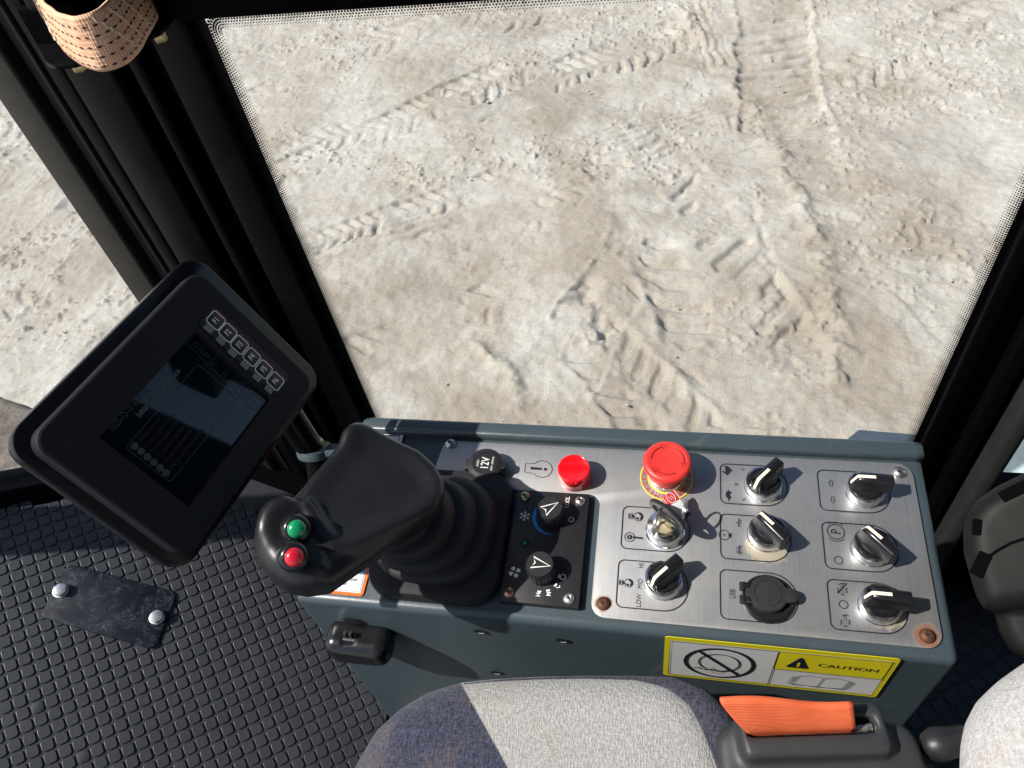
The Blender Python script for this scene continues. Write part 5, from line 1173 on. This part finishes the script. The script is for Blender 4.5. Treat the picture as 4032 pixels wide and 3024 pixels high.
def stitch(s0, v0, s1, v1, n=9):
    pts = []
    for k in range(n + 1): t = k / n; pts.append(on_strap(s0 + (s1 - s0) * t + .0006 * (-1) ** k, v0 + (v1 - v0) * t + .01 * (-1) ** k))
    mb.tube(pts, .00055, 5, 1)
m_ = Lc_[-1]
for a in (.70, .745, .80): stitch(m_ * a, .92, m_ * (a + .065), .12, 12)
stitch(m_ * .40, .92, m_ * .44, .1, 12); stitch(m_ * .43, .92, m_ * .47, .1, 12)
obj('stitching', mb, ['ink', 'cream'], strap, None)
mb = MB(); bpz = zbot - .004; bpl = np.array([onZ(zs_(*p), bpz)[:2] for p in ((60, -120), (140, 60), (420, 575), (500, 612), (690, 588), (1500, 285), (1610, 130), (1620, -120))])
mb.prism(Fr(W(0, 0, bpz), (1, 0, 0), (0, 1, 0)), rounded(bpl, [.001, .004, .010, .010, .004, .012, .012, .001], 5), -.004, .0, 0, .001, True); obj('bracket', mb, 'cabpaint', strap, 35)
for p in ((720, 600), (1485, 325)):
    c = onZ(zs_(*p), bpz - .008); f = Fr(c, (1, 0, 0), (0, 1, 0)); mb = MB(); mb.lathe(f, [(.0062, .001), (.0062, .003), (.0, .003)], 24); mb.prism(f, circ(.0050, 6, .4, .4 + 2 * math.pi), -.005, .001, 0, .0006, True); obj('bolt', mb, 'zinc', strap, 30)

# ------------------------------------------------------------------ machine parts outside the glass
fz = -.95; pf = [onZ(p, fz)[:2] for p in ((3335, 1742), (3380, 1688), (3600, 1706), (3690, 1712))]
poly = [pf[0] + (pf[0] - pf[1]) * 4, pf[1], pf[2], pf[3] + (pf[3] - pf[2]) * 1.5, pf[3] + (pf[3] - pf[2]) * 1.5 + (pf[0] - pf[1]) * 4]
poly = [p if p[1] > YW + .07 else np.array([p[0], YW + .07]) for p in poly]
mb = MB(); mb.prism(Fr(W(0, 0, fz), (1, 0, 0), (0, 1, 0)), rounded(poly, .006, 3), -.06, 0, 0, .004); tag(obj('step_plate', mb, 'navyslate', None, 35), 'dusty slate blue step plate outside, at the right lower corner of the window', 'step plate')
mp = [np.array(p) for p in ((-2.45, 1.306), (-1.682, 1.099), (-1.52, 1.055), (-1.50, .55), (-2.45, .55))]
xs = np.linspace(0, 1, 46); V = []; F = []
for i, u in enumerate(xs):
    for j, v in enumerate(xs):
        far = mp[0] * (1 - u) + mp[2] * u; nearp = mp[4] * (1 - u) + mp[3] * u; q = far * (1 - v) + nearp * v
        z = -1.5 - .05 * (1 - min(1, v * 14)) ** 2 + .012 * float(vnoise(np.array(q[0] * 22), np.array(q[1] * 22), 4)) + .008 * float(vnoise(np.array(q[0] * 60), np.array(q[1] * 60), 5)); V.append(W(q[0], q[1], z))
n = 46; F = [(i * n + j, i * n + j + 1, (i + 1) * n + j + 1, (i + 1) * n + j) for i in range(n - 1) for j in range(n - 1)]
edge = [i * n for i in range(n)] + [(n - 1) * n + j for j in range(1, n)] + [i * n + n - 1 for i in range(n - 2, -1, -1)] + [j for j in range(n - 2, 0, -1)]
k0 = len(V); V += [V[i] - np.array([0, 0, .22]) for i in edge]; ne = len(edge)
F += [(edge[i], edge[(i + 1) % ne], k0 + (i + 1) % ne, k0 + i) for i in range(ne)]
tag(obj('front_frame', None, 'mud', None, 50, V=V, F=F), 'mud caked rusty front frame of the machine outside the corner window', 'machine frame')
mb = MB(); mb.box(FX, (.56, .72, -1.7), (1.4, 1.05, -.93), 0, .03); tag(obj('rear_hood', mb, 'palecyan', None, 40), 'pale cyan body panel of the machine seen past the rear pillar', 'body panel')

# ------------------------------------------------------------------ light, sky, camera
SUN = nrm([-.605, -.235, .760])
el = math.asin(SUN[2]); az = math.atan2(SUN[0], SUN[1])
sd = bpy.data.lights.new('sun', 'SUN'); sd.energy = 4.6; sd.angle = R_(.53); sd.color = (1., .955, .88)
so = bpy.data.objects.new('sun', sd); COL.objects.link(so); so.rotation_euler = Vector(-SUN).to_track_quat('-Z', 'Y').to_euler(); so.location = (0, 0, 12)
w = bpy.data.worlds.new('World'); scene.world = w; w.use_nodes = True; nt = w.node_tree; bg = nt.nodes['Background']
sk_ = nt.nodes.new('ShaderNodeTexSky'); sk_.sky_type = 'NISHITA'; sk_.sun_disc = False; sk_.sun_elevation = el; sk_.sun_rotation = az; sk_.altitude = 50; sk_.dust_density = 1.2
nt.links.new(sk_.outputs[0], bg.inputs[0]); bg.inputs[1].default_value = .11
cam = bpy.data.cameras.new('camera'); cam.sensor_width = 36; cam.lens = FPX / 4032 * 36; cam.clip_start = .01; cam.clip_end = 1000
co = bpy.data.objects.new('camera', cam); COL.objects.link(co)
m3 = Matrix([[CAMR[r][0], -CAMR[r][1], -CAMR[r][2]] for r in range(3)]); co.matrix_world = Matrix.Translation(EYE) @ m3.to_4x4(); scene.camera = co
scene.view_settings.view_transform = 'Standard'; scene.view_settings.look = 'None'; scene.view_settings.exposure = .45; scene.view_settings.gamma = 1
scene.cycles.use_denoising = True; scene.cycles.max_bounces = 8; scene.cycles.transparent_max_bounces = 12; scene.cycles.sample_clamp_indirect = 6
for o in bpy.data.objects:
    if '_base' in o: del o['_base']
